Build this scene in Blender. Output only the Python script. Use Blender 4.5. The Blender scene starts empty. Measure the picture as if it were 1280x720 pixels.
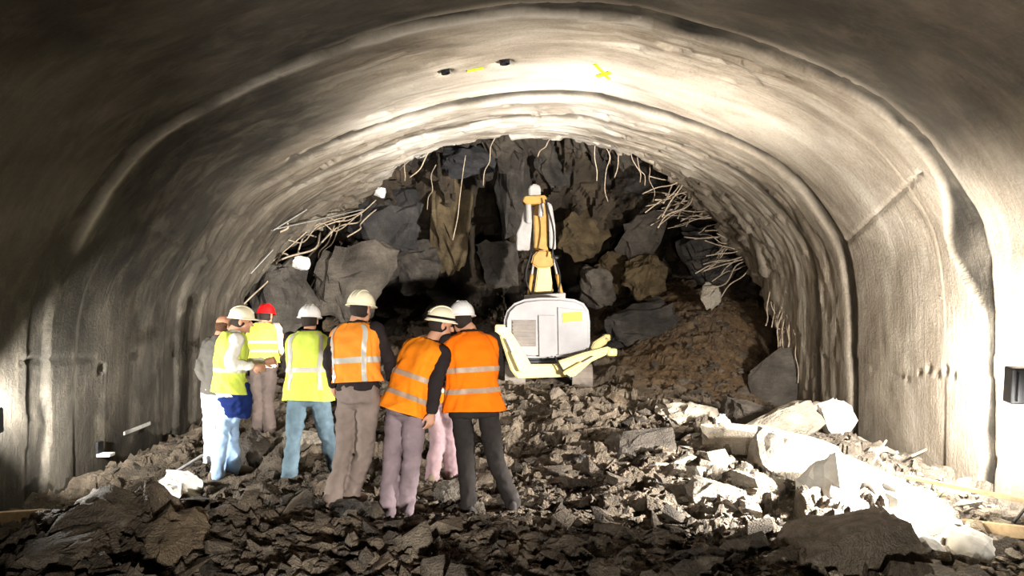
import bpy, bmesh, math, random
import numpy as np
from mathutils import Vector, Matrix, Euler

random.seed(7)
RNG = np.random.default_rng(11)
scene = bpy.context.scene
COL = scene.collection

# ------------------------------------------------------------------ camera
F = 924.0            # focal length in pixels of the 1280 wide frame
CX, HY = 640.0, 385.0
CZ = 1.68
cam_d = bpy.data.cameras.new('camera')
cam_d.sensor_width = 36.0
cam_d.lens = F / 1280 * 36.0
cam_d.shift_y = (HY - 360.0) / 1280.0
cam_d.clip_end = 200
cam = bpy.data.objects.new('camera', cam_d)
cam.location = (0, 0, CZ)
cam.rotation_euler = (math.pi / 2, 0, 0)
COL.objects.link(cam)
scene.camera = cam

# ------------------------------------------------------------------ world and exposure
w = bpy.data.worlds.new('world'); scene.world = w; w.use_nodes = True
bg = w.node_tree.nodes['Background']
bg.inputs[0].default_value = (0.80, 0.82, 0.75, 1); bg.inputs[1].default_value = 0.006
scene.view_settings.view_transform = 'Standard'
scene.view_settings.look = 'None'
scene.view_settings.gamma = 1.0
scene.view_settings.use_curve_mapping = False
scene.view_settings.exposure = 0.55
scene.cycles.max_bounces = 5
scene.cycles.diffuse_bounces = 2

# floodlights of the site and unseen lights behind the camera: location, aim, watts, lens size, colour, cone angle, edge softness
FLOODS_AND_FILL = {
    'right': ((4.30, 6.15, 1.05), (-0.64, 0.67, 0.37), 5600, (0.34, 0.24), (1.0, 0.96, 0.90), 71, 1.0),
    'left':  ((-4.36, 6.14, 0.75), (0.96, 0.20, 0.0), 680, (0.20, 0.15), (1.0, 0.99, 0.95), 136, 0.5),
    'heap':  ((4.12, 5.62, 0.82), (-0.74, 0.54, -0.42), 2700, (0.22, 0.16), (1.0, 0.97, 0.92), 76, 0.35),
    'rear':  ((0.6, -1.2, 0.80), (-0.235, 0.95, 0.035), 1500, (0.34, 0.24), (1.0, 0.95, 0.88), 32, 0.8),  # unseen, placed behind the camera to light the workers' backs
    'low':   ((0.5, -1.5, 0.75), (0.02, 1.0, -0.02), 700, (0.34, 0.24), (1.0, 0.95, 0.88), 84, 0.7),  # unseen fill added behind the camera to brighten the foreground
}
FACES = {'right': (0.10, 0.95, 0.10), 'left': (-0.12, 0.97, 0.05), 'heap': (-0.55, 0.75, -0.30)}   # where the lens of each lamp points
SPILL = {'right': 310, 'left': 62, 'heap': 12}                                                   # watts of wide spill through that lens
SPREAD = {'right': 175, 'left': 84, 'heap': 150}
def add_flood_or_fill(key):
    loc, aim, watt, size, col, cone, soft = FLOODS_AND_FILL[key]
    ld = bpy.data.lights.new('floodlight_beam', 'SPOT')
    ld.energy = watt; ld.color = col; ld.spot_size = math.radians(cone); ld.spot_blend = soft
    ld.shadow_soft_size = size[1] * 0.45
    lo = bpy.data.objects.new('floodlight_beam', ld)
    lo.location = Vector(loc) + Vector(aim).normalized() * (0.03 + size[1] * 0.45)
    lo.rotation_euler = Vector(aim).to_track_quat('-Z', 'Y').to_euler()
    COL.objects.link(lo)
    if key in SPILL:
        fc = Vector(FACES[key]).normalized()
        ad = bpy.data.lights.new('floodlight_spill', 'AREA'); ad.shape = 'RECTANGLE'; ad.size, ad.size_y = size
        ad.energy = SPILL[key]; ad.color = col; ad.spread = math.radians(SPREAD[key])
        ao = bpy.data.objects.new('floodlight_spill', ad)
        ao.location = Vector(loc) + fc * 0.03; ao.rotation_euler = fc.to_track_quat('-Z', 'Y').to_euler()
        COL.objects.link(ao)
for k_ in FLOODS_AND_FILL:
    add_flood_or_fill(k_)

# ------------------------------------------------------------------ helpers
def P(px, py, d):
    return np.array([(px - CX) / F * d, d, CZ - (py - HY) / F * d])

def hsh(ix, iy, seed):
    ix = np.asarray(ix).astype(np.int64); iy = np.asarray(iy).astype(np.int64)
    h = (ix * 374761393 + iy * 668265263 + seed * 2147483647 + 1013904223) & 0xFFFFFFFF
    h = ((h ^ (h >> 13)) * 1274126177) & 0xFFFFFFFF
    h = ((h ^ (h >> 16)) * 2246822519) & 0xFFFFFFFF
    h = h ^ (h >> 15)
    return (h & 0xFFFFFF) / float(0xFFFFFF)

def vnoise(x, y, seed=0):
    xi = np.floor(x); yi = np.floor(y)
    fx = x - xi; fy = y - yi
    fx = fx * fx * (3 - 2 * fx); fy = fy * fy * (3 - 2 * fy)
    a = hsh(xi, yi, seed); b = hsh(xi + 1, yi, seed); c = hsh(xi, yi + 1, seed); d = hsh(xi + 1, yi + 1, seed)
    return (a + (b - a) * fx) * (1 - fy) + (c + (d - c) * fx) * fy

def fbm(x, y, seed=0, octv=4):
    s = 0; amp = 0.5
    for k in range(octv):
        s = s + amp * (vnoise(x * 2 ** k + 17.3 * k, y * 2 ** k - 9.1 * k, seed + k) - 0.5)
        amp *= 0.5
    return s

def shards(x, y, seed=0, tilt=1.0):
    """tilted flat facets on random cells: broken slabs. about -0.5..0.5"""
    xi = np.floor(x); yi = np.floor(y)
    best = np.full(np.shape(x), 1e9); val = np.zeros(np.shape(x))
    for ox in (-1, 0, 1):
        for oy in (-1, 0, 1):
            cx = xi + ox; cy = yi + oy
            jx = cx + hsh(cx, cy, seed); jy = cy + hsh(cx, cy, seed + 1)
            dx = x - jx; dy = y - jy
            d = dx * dx + dy * dy
            v = (hsh(cx, cy, seed + 2) - 0.5) + tilt * ((hsh(cx, cy, seed + 3) - 0.5) * dx + (hsh(cx, cy, seed + 4) - 0.5) * dy) * 2
            m = d < best
            best = np.where(m, d, best); val = np.where(m, v, val)
    return val

def new_mesh(name, V, Fc, mat=None, smooth=False):
    me = bpy.data.meshes.new(name)
    V = np.asarray(V, dtype=float)
    if isinstance(Fc, np.ndarray):
        n = Fc.shape[1]
        me.vertices.add(len(V)); me.vertices.foreach_set('co', V.ravel())
        me.loops.add(Fc.size); me.loops.foreach_set('vertex_index', Fc.ravel().astype(np.int32))
        me.polygons.add(len(Fc))
        me.polygons.foreach_set('loop_start', np.arange(0, Fc.size, n, dtype=np.int32))
        me.polygons.foreach_set('loop_total', np.full(len(Fc), n, dtype=np.int32))
        me.update(calc_edges=True)
    else:
        me.from_pydata([tuple(v) for v in V], [], [tuple(int(i) for i in f) for f in Fc])
        me.update()
    me.polygons.foreach_set('use_smooth', np.full(len(me.polygons), bool(smooth)))
    if mat: me.materials.append(mat)
    return me

ORG = {}
def link(name, me, parent=None, loc=None):
    """mesh given in world coordinates; its origin is put at loc (or at the parent's origin)"""
    o = bpy.data.objects.new(name, me)
    COL.objects.link(o)
    if parent is not None:
        o.parent = parent
        org = ORG[parent.name]
    else:
        org = Vector(loc) if loc is not None else Vector((0, 0, 0))
        o.location = org
    ORG[o.name] = org
    if org.length > 0:
        me.transform(Matrix.Translation(-org))
    return o

def mk(name, V, Fc, mat, parent=None, loc=None, smooth=False):
    return link(name, new_mesh(name, V, Fc, mat, smooth), parent, loc)

def empty(name, loc):
    o = bpy.data.objects.new(name, None); COL.objects.link(o)
    o.location = loc; o.empty_display_size = 0.2
    ORG[o.name] = Vector(loc)
    return o

def tag(o, label=None, cat=None, group=None, kind=None):
    if label: o['label'] = label
    if cat: o['category'] = cat
    if group: o['group'] = group
    if kind: o['kind'] = kind
    elif cat: o['kind'] = 'thing'
    return o

def nrm(v):
    v = np.asarray(v, float); return v / (np.linalg.norm(v) + 1e-12)

def grid_faces(nr, nc, wrap=False):
    r = np.arange(nr - 1)[:, None]; c = np.arange(nc if wrap else nc - 1)[None, :]
    c2 = (c + 1) % nc
    a = r * nc + c; b = r * nc + c2; d = (r + 1) * nc + c2; e = (r + 1) * nc + c
    return np.stack([a, b, d, e], -1).reshape(-1, 4)

def loft(C, A, B, a, b, n=24, pw=2.0, cap=True):
    C = np.asarray(C, float); A = np.asarray(A, float); B = np.asarray(B, float)
    m = len(C)
    if A.ndim == 1: A = np.tile(A, (m, 1))
    if B.ndim == 1: B = np.tile(B, (m, 1))
    a = np.broadcast_to(np.asarray(a, float), (m,)); b = np.broadcast_to(np.asarray(b, float), (m,))
    th = np.linspace(0, 2 * np.pi, n, endpoint=False)
    ct = np.sign(np.cos(th)) * np.abs(np.cos(th)) ** (2 / pw); st = np.sign(np.sin(th)) * np.abs(np.sin(th)) ** (2 / pw)
    V = C[:, None, :] + A[:, None, :] * (a[:, None] * ct)[:, :, None] + B[:, None, :] * (b[:, None] * st)[:, :, None]
    Fc = [tuple(f) for f in grid_faces(m, n, True)]
    if cap:
        Fc.append(tuple(range(n - 1, -1, -1))); Fc.append(tuple((m - 1) * n + i for i in range(n)))
    return V.reshape(-1, 3), Fc

def catmull(pts, k=6):
    pts = np.asarray(pts, float)
    if len(pts) < 3:
        t = np.linspace(0, 1, k + 1)[:, None]
        return pts[0] * (1 - t) + pts[-1] * t
    p = np.vstack([2 * pts[0] - pts[1], pts, 2 * pts[-1] - pts[-2]])
    out = []
    for i in range(1, len(p) - 2):
        for t in np.linspace(0, 1, k, endpoint=False):
            a, b, c, d = p[i - 1], p[i], p[i + 1], p[i + 2]
            out.append(0.5 * ((2 * b) + (-a + c) * t + (2 * a - 5 * b + 4 * c - d) * t * t + (-a + 3 * b - 3 * c + d) * t ** 3))
    out.append(p[-2])
    return np.array(out)

def tube(pts, radii, n=12, k=4, round_ends=True, smooth_path=True):
    """pts (m,3), radii (m,) -> tapering tube with rounded ends"""
    pts = np.asarray(pts, float); radii = np.broadcast_to(np.asarray(radii, float), (len(pts),))
    Q = np.hstack([pts, radii[:, None]])
    Q = catmull(Q, k) if (smooth_path and len(pts) > 2) else Q
    C = Q[:, :3]; R = np.maximum(Q[:, 3], 1e-4)
    T = np.gradient(C, axis=0); T = T / (np.linalg.norm(T, axis=1)[:, None] + 1e-12)
    if round_ends:
        r0, r1 = R[0], R[-1]
        C0 = [C[0] - T[0] * r0 * s for s in (0.98, 0.8, 0.45)]; R0 = [r0 * s for s in (0.2, 0.6, 0.9)]
        C1 = [C[-1] + T[-1] * r1 * s for s in (0.45, 0.8, 0.98)]; R1 = [r1 * s for s in (0.9, 0.6, 0.2)]
        C = np.vstack([C0, C, C1]); R = np.concatenate([R0, R, R1])
        T = np.vstack([[T[0]] * 3, T, [T[-1]] * 3])
    up = np.array([0, 0, 1.0]) if abs(T[0][2]) < 0.9 else np.array([0, 1.0, 0])
    A = []; B = []
    a = nrm(np.cross(up, T[0]))
    for t in T:
        a = nrm(a - t * np.dot(a, t)); A.append(a); B.append(np.cross(t, a))
    return loft(C, np.array(A), np.array(B), R, R, n)

def ellipsoid(c, rx, ry, rz, A=None, n=16, m=10):
    """A: 3x3 rows right, forward, up"""
    if A is None: A = np.eye(3)
    ph = np.linspace(-np.pi / 2 + 0.12, np.pi / 2 - 0.12, m)
    V = []
    for p in ph:
        for t in np.linspace(0, 2 * np.pi, n, endpoint=False):
            V.append(np.asarray(c) + A[0] * rx * math.cos(p) * math.cos(t) + A[1] * ry * math.cos(p) * math.sin(t) + A[2] * rz * math.sin(p))
    Fc = [tuple(f) for f in grid_faces(m, n, True)]
    Fc.append(tuple(range(n - 1, -1, -1))); Fc.append(tuple((m - 1) * n + i for i in range(n)))
    return np.array(V), Fc

def join(parts):
    V = []; Fc = []; o = 0
    for v, f in parts:
        V.append(v); Fc += [tuple(i + o for i in q) for q in f]; o += len(v)
    return np.vstack(V), Fc

def fused(parts, voxel, smooth=3):
    """one continuous surface out of overlapping closed shapes"""
    V, Fc = join(parts)
    me = new_mesh('tmp', V, Fc)
    o = bpy.data.objects.new('tmp', me); COL.objects.link(o)
    bm = bmesh.new(); bm.from_mesh(me); bmesh.ops.recalc_face_normals(bm, faces=bm.faces); bm.to_mesh(me); bm.free()
    md = o.modifiers.new('r', 'REMESH'); md.mode = 'VOXEL'; md.voxel_size = voxel
    if smooth:
        ms = o.modifiers.new('s', 'SMOOTH'); ms.factor = 0.5; ms.iterations = smooth
    dg = bpy.context.evaluated_depsgraph_get()
    out = bpy.data.meshes.new_from_object(o.evaluated_get(dg))
    bpy.data.objects.remove(o); bpy.data.meshes.remove(me)
    out.polygons.foreach_set('use_smooth', np.ones(len(out.polygons), bool))
    return out

def get_co(me):
    a = np.empty(len(me.vertices) * 3); me.vertices.foreach_get('co', a); return a.reshape(-1, 3)
def get_no(me):
    a = np.empty(len(me.vertices) * 3); me.vertices.foreach_get('normal', a); return a.reshape(-1, 3)
def set_co(me, c):
    me.vertices.foreach_set('co', np.ascontiguousarray(c).ravel()); me.update()

def box(c, size, rot=(0, 0, 0), bevel=0.0, seg=2, taper=None):
    bm = bmesh.new(); bmesh.ops.create_cube(bm, size=1.0)
    for v in bm.verts:
        s = [size[0], size[1], size[2]]
        if taper and v.co.z > 0: s[0] *= taper[0]; s[1] *= taper[1]
        v.co = Vector((v.co.x * s[0], v.co.y * s[1], v.co.z * s[2]))
    if bevel: bmesh.ops.bevel(bm, geom=list(bm.edges), offset=bevel, segments=seg, affect='EDGES', profile=0.5)
    M = Matrix.Translation(Vector(c)) @ Euler(rot).to_matrix().to_4x4()
    V = np.array([tuple(M @ v.co) for v in bm.verts]); Fc = [tuple(v.index for v in f.verts) for f in bm.faces]
    bm.free(); return V, Fc

def beam(p, q, wd, ht, bevel=0.004, up=(0, 0, 1)):
    """bar with rectangular section from p to q"""
    p = np.asarray(p, float); q = np.asarray(q, float)
    d = q - p; L = np.linalg.norm(d); d /= L
    up = np.asarray(up, float)
    if abs(np.dot(d, up)) > 0.95: up = np.array([0, 1.0, 0])
    s = nrm(np.cross(d, up)); u = np.cross(s, d)
    V, Fc = box((0, 0, 0), (wd, L, ht), bevel=bevel, seg=1)
    M = np.stack([s, d, u])
    return V @ M + (p + q) / 2, Fc

# ------------------------------------------------------------------ materials
def srgb(r, g, b):
    f = lambda c: (c / 255 / 12.92) if c / 255 <= 0.04045 else ((c / 255 + 0.055) / 1.055) ** 2.4
    return (f(r), f(g), f(b), 1)

def mat_base(name, rough=0.8, metal=0.0):
    m = bpy.data.materials.new(name); m.use_nodes = True
    nt = m.node_tree; b = nt.nodes['Principled BSDF']
    b.inputs['Roughness'].default_value = rough; b.inputs['Metallic'].default_value = metal
    return m, nt, b

def N(nt, t, **kw):
    n = nt.nodes.new(t)
    for k, v in kw.items(): setattr(n, k, v)
    return n

def noise(nt, vec, scale, detail=6, rough=0.6, dist=0.0):
    n = N(nt, 'ShaderNodeTexNoise')
    n.inputs['Scale'].default_value = scale; n.inputs['Detail'].default_value = detail
    n.inputs['Roughness'].default_value = rough; n.inputs['Distortion'].default_value = dist
    if vec is not None: nt.links.new(vec, n.inputs['Vector'])
    return n.outputs['Fac']

def ramp(nt, fac, stops):
    r = N(nt, 'ShaderNodeValToRGB')
    el = r.color_ramp.elements
    while len(el) < len(stops): el.new(0.5)
    for e, (p, c) in zip(el, stops):
        e.position = p; e.color = c if len(c) == 4 else (*c, 1)
    nt.links.new(fac, r.inputs['Fac'])
    return r.outputs['Color']

def mix(nt, fac, a, b, blend='MIX'):
    m = N(nt, 'ShaderNodeMix', data_type='RGBA', blend_type=blend)
    for i, v in ((0, fac), (6, a), (7, b)):
        if hasattr(v, 'is_linked') or isinstance(v, bpy.types.NodeSocket): nt.links.new(v, m.inputs[i])
        else: m.inputs[i].default_value = v
    return m.outputs[2]

def bump(nt, b, h, strength=0.5, dist=0.02):
    n = N(nt, 'ShaderNodeBump'); n.inputs['Strength'].default_value = strength; n.inputs['Distance'].default_value = dist
    nt.links.new(h, n.inputs['Height']); nt.links.new(n.outputs['Normal'], b.inputs['Normal'])

def mapping(nt, vec, scale):
    mp = N(nt, 'ShaderNodeMapping'); mp.inputs['Scale'].default_value = scale
    nt.links.new(vec, mp.inputs['Vector']); return mp.outputs['Vector']

def simple(name, col, rough=0.7, metal=0.0, var=0.25, scale=8, bmp=0.2, bscale=60, spec=0.4):
    m, nt, b = mat_base(name, rough, metal)
    tc = N(nt, 'ShaderNodeTexCoord')
    f = noise(nt, tc.outputs['Object'], scale)
    dark = tuple(c * (1 - var) for c in col[:3]) + (1,); lite = tuple(min(1, c * (1 + var * 0.6)) for c in col[:3]) + (1,)
    nt.links.new(ramp(nt, f, [(0.3, dark), (0.7, lite)]), b.inputs['Base Color'])
    b.inputs['Specular IOR Level'].default_value = spec
    if bmp: bump(nt, b, noise(nt, tc.outputs['Object'], bscale, 3), bmp, 0.01)
    return m

def rock_mat(name, c0, c1, c2, spread=0.5, scale=3.0, rough=0.85, attr=False):
    m, nt, b = mat_base(name, rough)
    tc = N(nt, 'ShaderNodeTexCoord'); geo = N(nt, 'ShaderNodeNewGeometry'); oi = N(nt, 'ShaderNodeObjectInfo')
    pos = geo.outputs['Position']
    f = noise(nt, pos, scale, 8, 0.65, 0.3)
    base = ramp(nt, f, [(0.25, c0), (0.5, c1), (0.78, c2)])
    rnd = N(nt, 'ShaderNodeMath', operation='ADD')
    nt.links.new(oi.outputs['Random'], rnd.inputs[0]); nt.links.new(geo.outputs['Random Per Island'], rnd.inputs[1])
    fr = N(nt, 'ShaderNodeMath', operation='FRACT'); nt.links.new(rnd.outputs[0], fr.inputs[0])
    lo = 1 - spread; hi = 1 + spread * 0.7
    tint = ramp(nt, fr.outputs[0], [(0.0, (lo, lo, lo)), (0.5, (1, 0.97, 0.93)), (0.8, (hi, hi * 0.98, hi * 0.95)), (1.0, (0.9, 0.78, 0.62))])
    c = mix(nt, 1.0, base, tint, 'MULTIPLY')
    st = noise(nt, mapping(nt, pos, (6, 6, 40)), 1.0, 4, 0.6, 1.0)
    c = mix(nt, 0.35, c, ramp(nt, st, [(0.35, (0.35, 0.33, 0.3)), (0.65, (1, 1, 1))]), 'MULTIPLY')
    if attr:
        at = N(nt, 'ShaderNodeAttribute', attribute_name='soil')
        soil = ramp(nt, noise(nt, pos, 9, 6), [(0.3, srgb(70, 52, 34)), (0.55, srgb(118, 92, 62)), (0.8, srgb(150, 126, 92))])
        c = mix(nt, at.outputs['Fac'], c, soil)
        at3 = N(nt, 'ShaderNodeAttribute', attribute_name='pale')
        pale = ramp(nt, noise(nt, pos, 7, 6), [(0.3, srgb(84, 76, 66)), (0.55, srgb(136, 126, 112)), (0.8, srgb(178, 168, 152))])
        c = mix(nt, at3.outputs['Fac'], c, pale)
    nt.links.new(c, b.inputs['Base Color'])
    b.inputs['Specular IOR Level'].default_value = 0.35
    h = N(nt, 'ShaderNodeMath', operation='ADD')
    nt.links.new(noise(nt, pos, 14, 6, 0.7), h.inputs[0]); nt.links.new(noise(nt, pos, 60, 3, 0.6), h.inputs[1])
    bump(nt, b, h.outputs[0], 1.0, 0.05)
    return m

M = {}
M['rubble'] = rock_mat('rubble_rock', srgb(56, 49, 42), srgb(102, 92, 80), srgb(152, 140, 124), 0.45, 3.5, attr=True)
M['dark_rock'] = rock_mat('dark_slate', srgb(42, 40, 38), srgb(80, 75, 70), srgb(128, 120, 110), 0.4, 2.5)
M['pale_rock'] = rock_mat('pale_stone', srgb(140, 130, 116), srgb(188, 178, 162), srgb(218, 210, 196), 0.25, 3)
M['boulder'] = rock_mat('grainy_boulder', srgb(108, 97, 83), srgb(142, 130, 113), srgb(170, 158, 140), 0.15, 9)
M['brown_rock'] = rock_mat('brown_rock', srgb(66, 54, 38), srgb(112, 95, 68), srgb(152, 134, 102), 0.25, 1.8)
M['grey_rock'] = rock_mat('grey_rock', srgb(52, 47, 43), srgb(94, 87, 79), srgb(138, 130, 119), 0.2, 1.6)
M['blue_rock'] = rock_mat('bluish_slate', srgb(34, 34, 36), srgb(62, 61, 63), srgb(100, 97, 97), 0.2, 1.8)
M['cave'] = rock_mat('cave_rock', srgb(42, 38, 34), srgb(84, 76, 67), srgb(128, 116, 100), 0.2, 1.2)
M['plaster'] = simple('white_plaster', srgb(226, 222, 212), 0.9, var=0.15, scale=12, bmp=0.5, bscale=30)
M['wood'] = simple('raw_timber', srgb(176, 152, 118), 0.8, var=0.3, scale=14, bmp=0.3)
M['steel'] = simple('rusty_rebar', srgb(176, 158, 136), 0.6, 0.2, var=0.4, scale=20)
M['bare_steel'] = simple('bright_steel_rod', srgb(196, 192, 184), 0.45, 0.5, var=0.2, scale=20)
M['paint'] = simple('yellow_spray_paint', srgb(176, 200, 30), 0.7, var=0.2, scale=20, bmp=0)
M['black'] = simple('black_plastic', srgb(22, 22, 24), 0.5, var=0.2)

def lining_mat():
    m, nt, b = mat_base('sprayed_concrete', 0.85)
    uv = N(nt, 'ShaderNodeUVMap', uv_map='UVMap').outputs['UV']     # metres: around the arch, along the tunnel
    n0 = noise(nt, mapping(nt, uv, (0.55, 1.1, 1)), 1.0, 9, 0.62, 0.6)
    s1 = noise(nt, mapping(nt, uv, (0.28, 3.0, 1)), 1.0, 9, 0.66, 0.9)
    s2 = noise(nt, mapping(nt, uv, (0.9, 13.0, 1)), 1.0, 6, 0.7, 0.6)
    grit = noise(nt, uv, 26, 6, 0.7)
    base = ramp(nt, n0, [(0.30, srgb(104, 94, 81)), (0.45, srgb(140, 129, 114)), (0.56, srgb(160, 150, 135)), (0.72, srgb(180, 171, 157))])
    at = N(nt, 'ShaderNodeAttribute', attribute_name='rough')
    fi = N(nt, 'ShaderNodeMath', operation='MULTIPLY_ADD'); fi.inputs[1].default_value = 0.72; fi.inputs[2].default_value = 0.20
    nt.links.new(at.outputs['Fac'], fi.inputs[0])
    c = mix(nt, fi.outputs[0], base, ramp(nt, s1, [(0.36, (0.30, 0.26, 0.22)), (0.46, (0.75, 0.70, 0.64)), (0.53, (1, 1, 1)), (0.66, (1.22, 1.2, 1.17))]), 'MULTIPLY')
    fj = N(nt, 'ShaderNodeMath', operation='MULTIPLY_ADD'); fj.inputs[1].default_value = 0.75; fj.inputs[2].default_value = 0.12
    nt.links.new(at.outputs['Fac'], fj.inputs[0])
    c = mix(nt, fj.outputs[0], c, ramp(nt, s2, [(0.36, (0.32, 0.28, 0.24)), (0.44, (0.95, 0.94, 0.92)), (0.58, (1, 1, 1)), (0.66, (1.35, 1.33, 1.3))]), 'MULTIPLY')
    c = mix(nt, 0.45, c, ramp(nt, grit, [(0.3, (0.6, 0.58, 0.55)), (0.6, (1.1, 1.1, 1.1))]), 'MULTIPLY')
    at4 = N(nt, 'ShaderNodeAttribute', attribute_name='lime')  # whitish tone that paints extra light on crown and ring lip
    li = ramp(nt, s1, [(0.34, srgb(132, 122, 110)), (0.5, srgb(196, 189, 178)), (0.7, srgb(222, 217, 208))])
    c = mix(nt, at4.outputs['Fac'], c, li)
    at2 = N(nt, 'ShaderNodeAttribute', attribute_name='grime')  # dirt and dark joints, with shade painted in as well
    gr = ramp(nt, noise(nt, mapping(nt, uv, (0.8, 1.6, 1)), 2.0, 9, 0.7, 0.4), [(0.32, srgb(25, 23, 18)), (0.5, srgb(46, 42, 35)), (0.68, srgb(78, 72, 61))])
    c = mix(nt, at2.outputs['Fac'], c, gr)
    nt.links.new(c, b.inputs['Base Color'])
    b.inputs['Specular IOR Level'].default_value = 0.3
    h = N(nt, 'ShaderNodeMath', operation='MULTIPLY_ADD'); h.inputs[1].default_value = 0.8
    nt.links.new(s2, h.inputs[0]); nt.links.new(grit, h.inputs[2])
    bump(nt, b, h.outputs[0], 0.6, 0.025)
    return m
M['lining'] = lining_mat()

# ------------------------------------------------------------------ tunnel lining
W = 4.6
prof_ctrl = [(-1.0, -0.62), (-1.005, -0.3), (-1.0, -0.1), (-0.985, 0.02), (-0.945, 0.115), (-0.86, 0.25), (-0.765, 0.355), (-0.617, 0.44), (-0.4, 0.53),
             (-0.217, 0.585), (0.0, 0.622), (0.217, 0.622), (0.383, 0.583), (0.542, 0.533), (0.708, 0.458), (0.817, 0.383), (0.89, 0.305),
             (0.965, 0.18), (0.99, 0.05), (0.995, -0.1), (0.995, -0.3), (0.985, -0.62)]
pc = catmull(np.array(prof_ctrl), 30)
seg = np.concatenate([[0], np.cumsum(np.linalg.norm(np.diff(pc, axis=0), axis=1))]) * W
NU = 470
S = np.linspace(0, seg[-1], NU)
PX = np.interp(S, seg, pc[:, 0]); PZ = np.interp(S, seg, pc[:, 1])
tx = np.gradient(PX, S); tz = np.gradient(PZ, S); tl = np.hypot(tx, tz); 
NX = -tz / tl; NZ = tx / tl            # outward normal (towards the rock)
PANG = np.arctan2(PZ + 0.05, PX)       # angle about a point on the axis, falling with S
def pix_to_lining(px, py):
    """where the sight line through a pixel meets the bare profile: arc length, depth"""
    dx = px - CX; dy = HY - py
    best = None
    for i in range(NU - 1):
        x0, z0, x1, z1 = PX[i], PZ[i], PX[i + 1], PZ[i + 1]
        den = dx * (z1 - z0) - dy * (x1 - x0)
        if abs(den) < 1e-12: continue
        t = (dy * x0 - dx * z0) / den
        if -1e-6 <= t <= 1 + 1e-6:
            xx = x0 + t * (x1 - x0); zz = z0 + t * (z1 - z0)
            if xx * dx + zz * dy > 0:
                best = (S[i] + t * (S[i + 1] - S[i]), W * F * math.hypot(xx, zz) / math.hypot(dx, dy))
    return best

edge_px = [(285, 520), (292, 440), (305, 375), (335, 325), (385, 292), (440, 262), (470, 232), (500, 205), (555, 181), (620, 170), (690, 172), (740, 180), (790, 190),
           (830, 213), (870, 258), (905, 300), (940, 345), (962, 380), (980, 430), (992, 480), (1002, 540)]
edge_sv = sorted(pix_to_lining(*p) for p in edge_px)
es = np.array([e[0] for e in edge_sv]); ev = np.array([e[1] for e in edge_sv])
EDGE = np.interp(S, es, ev)
EDGE = EDGE + 0.28 * fbm(S * 2.2, S * 0 + 3.3, 5, 4) + 0.12 * shards(S * 5, S * 0 + 0.5, 8)
EDGE = np.clip(EDGE, 11.8, 15.2)
VB = np.concatenate([np.arange(-4, 4, 0.2), np.arange(4, 6.6, 0.06), np.arange(6.6, 7.8, 0.025), np.arange(7.8, 9.6, 0.045), np.arange(9.6, 10.4, 0.03), np.arange(10.4, 11.7, 0.045)])
NT = 46
vv = np.vstack([np.tile(VB[:, None], (1, NU)), 11.7 + (EDGE - 11.7)[None, :] * np.linspace(0, 1, NT)[:, None]])
ss = np.tile(S[None, :], (vv.shape[0], 1))
def sm(a, b, x):
    t = np.clip((x - a) / (b - a), 0, 1); return t * t * (3 - 2 * t)
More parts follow.
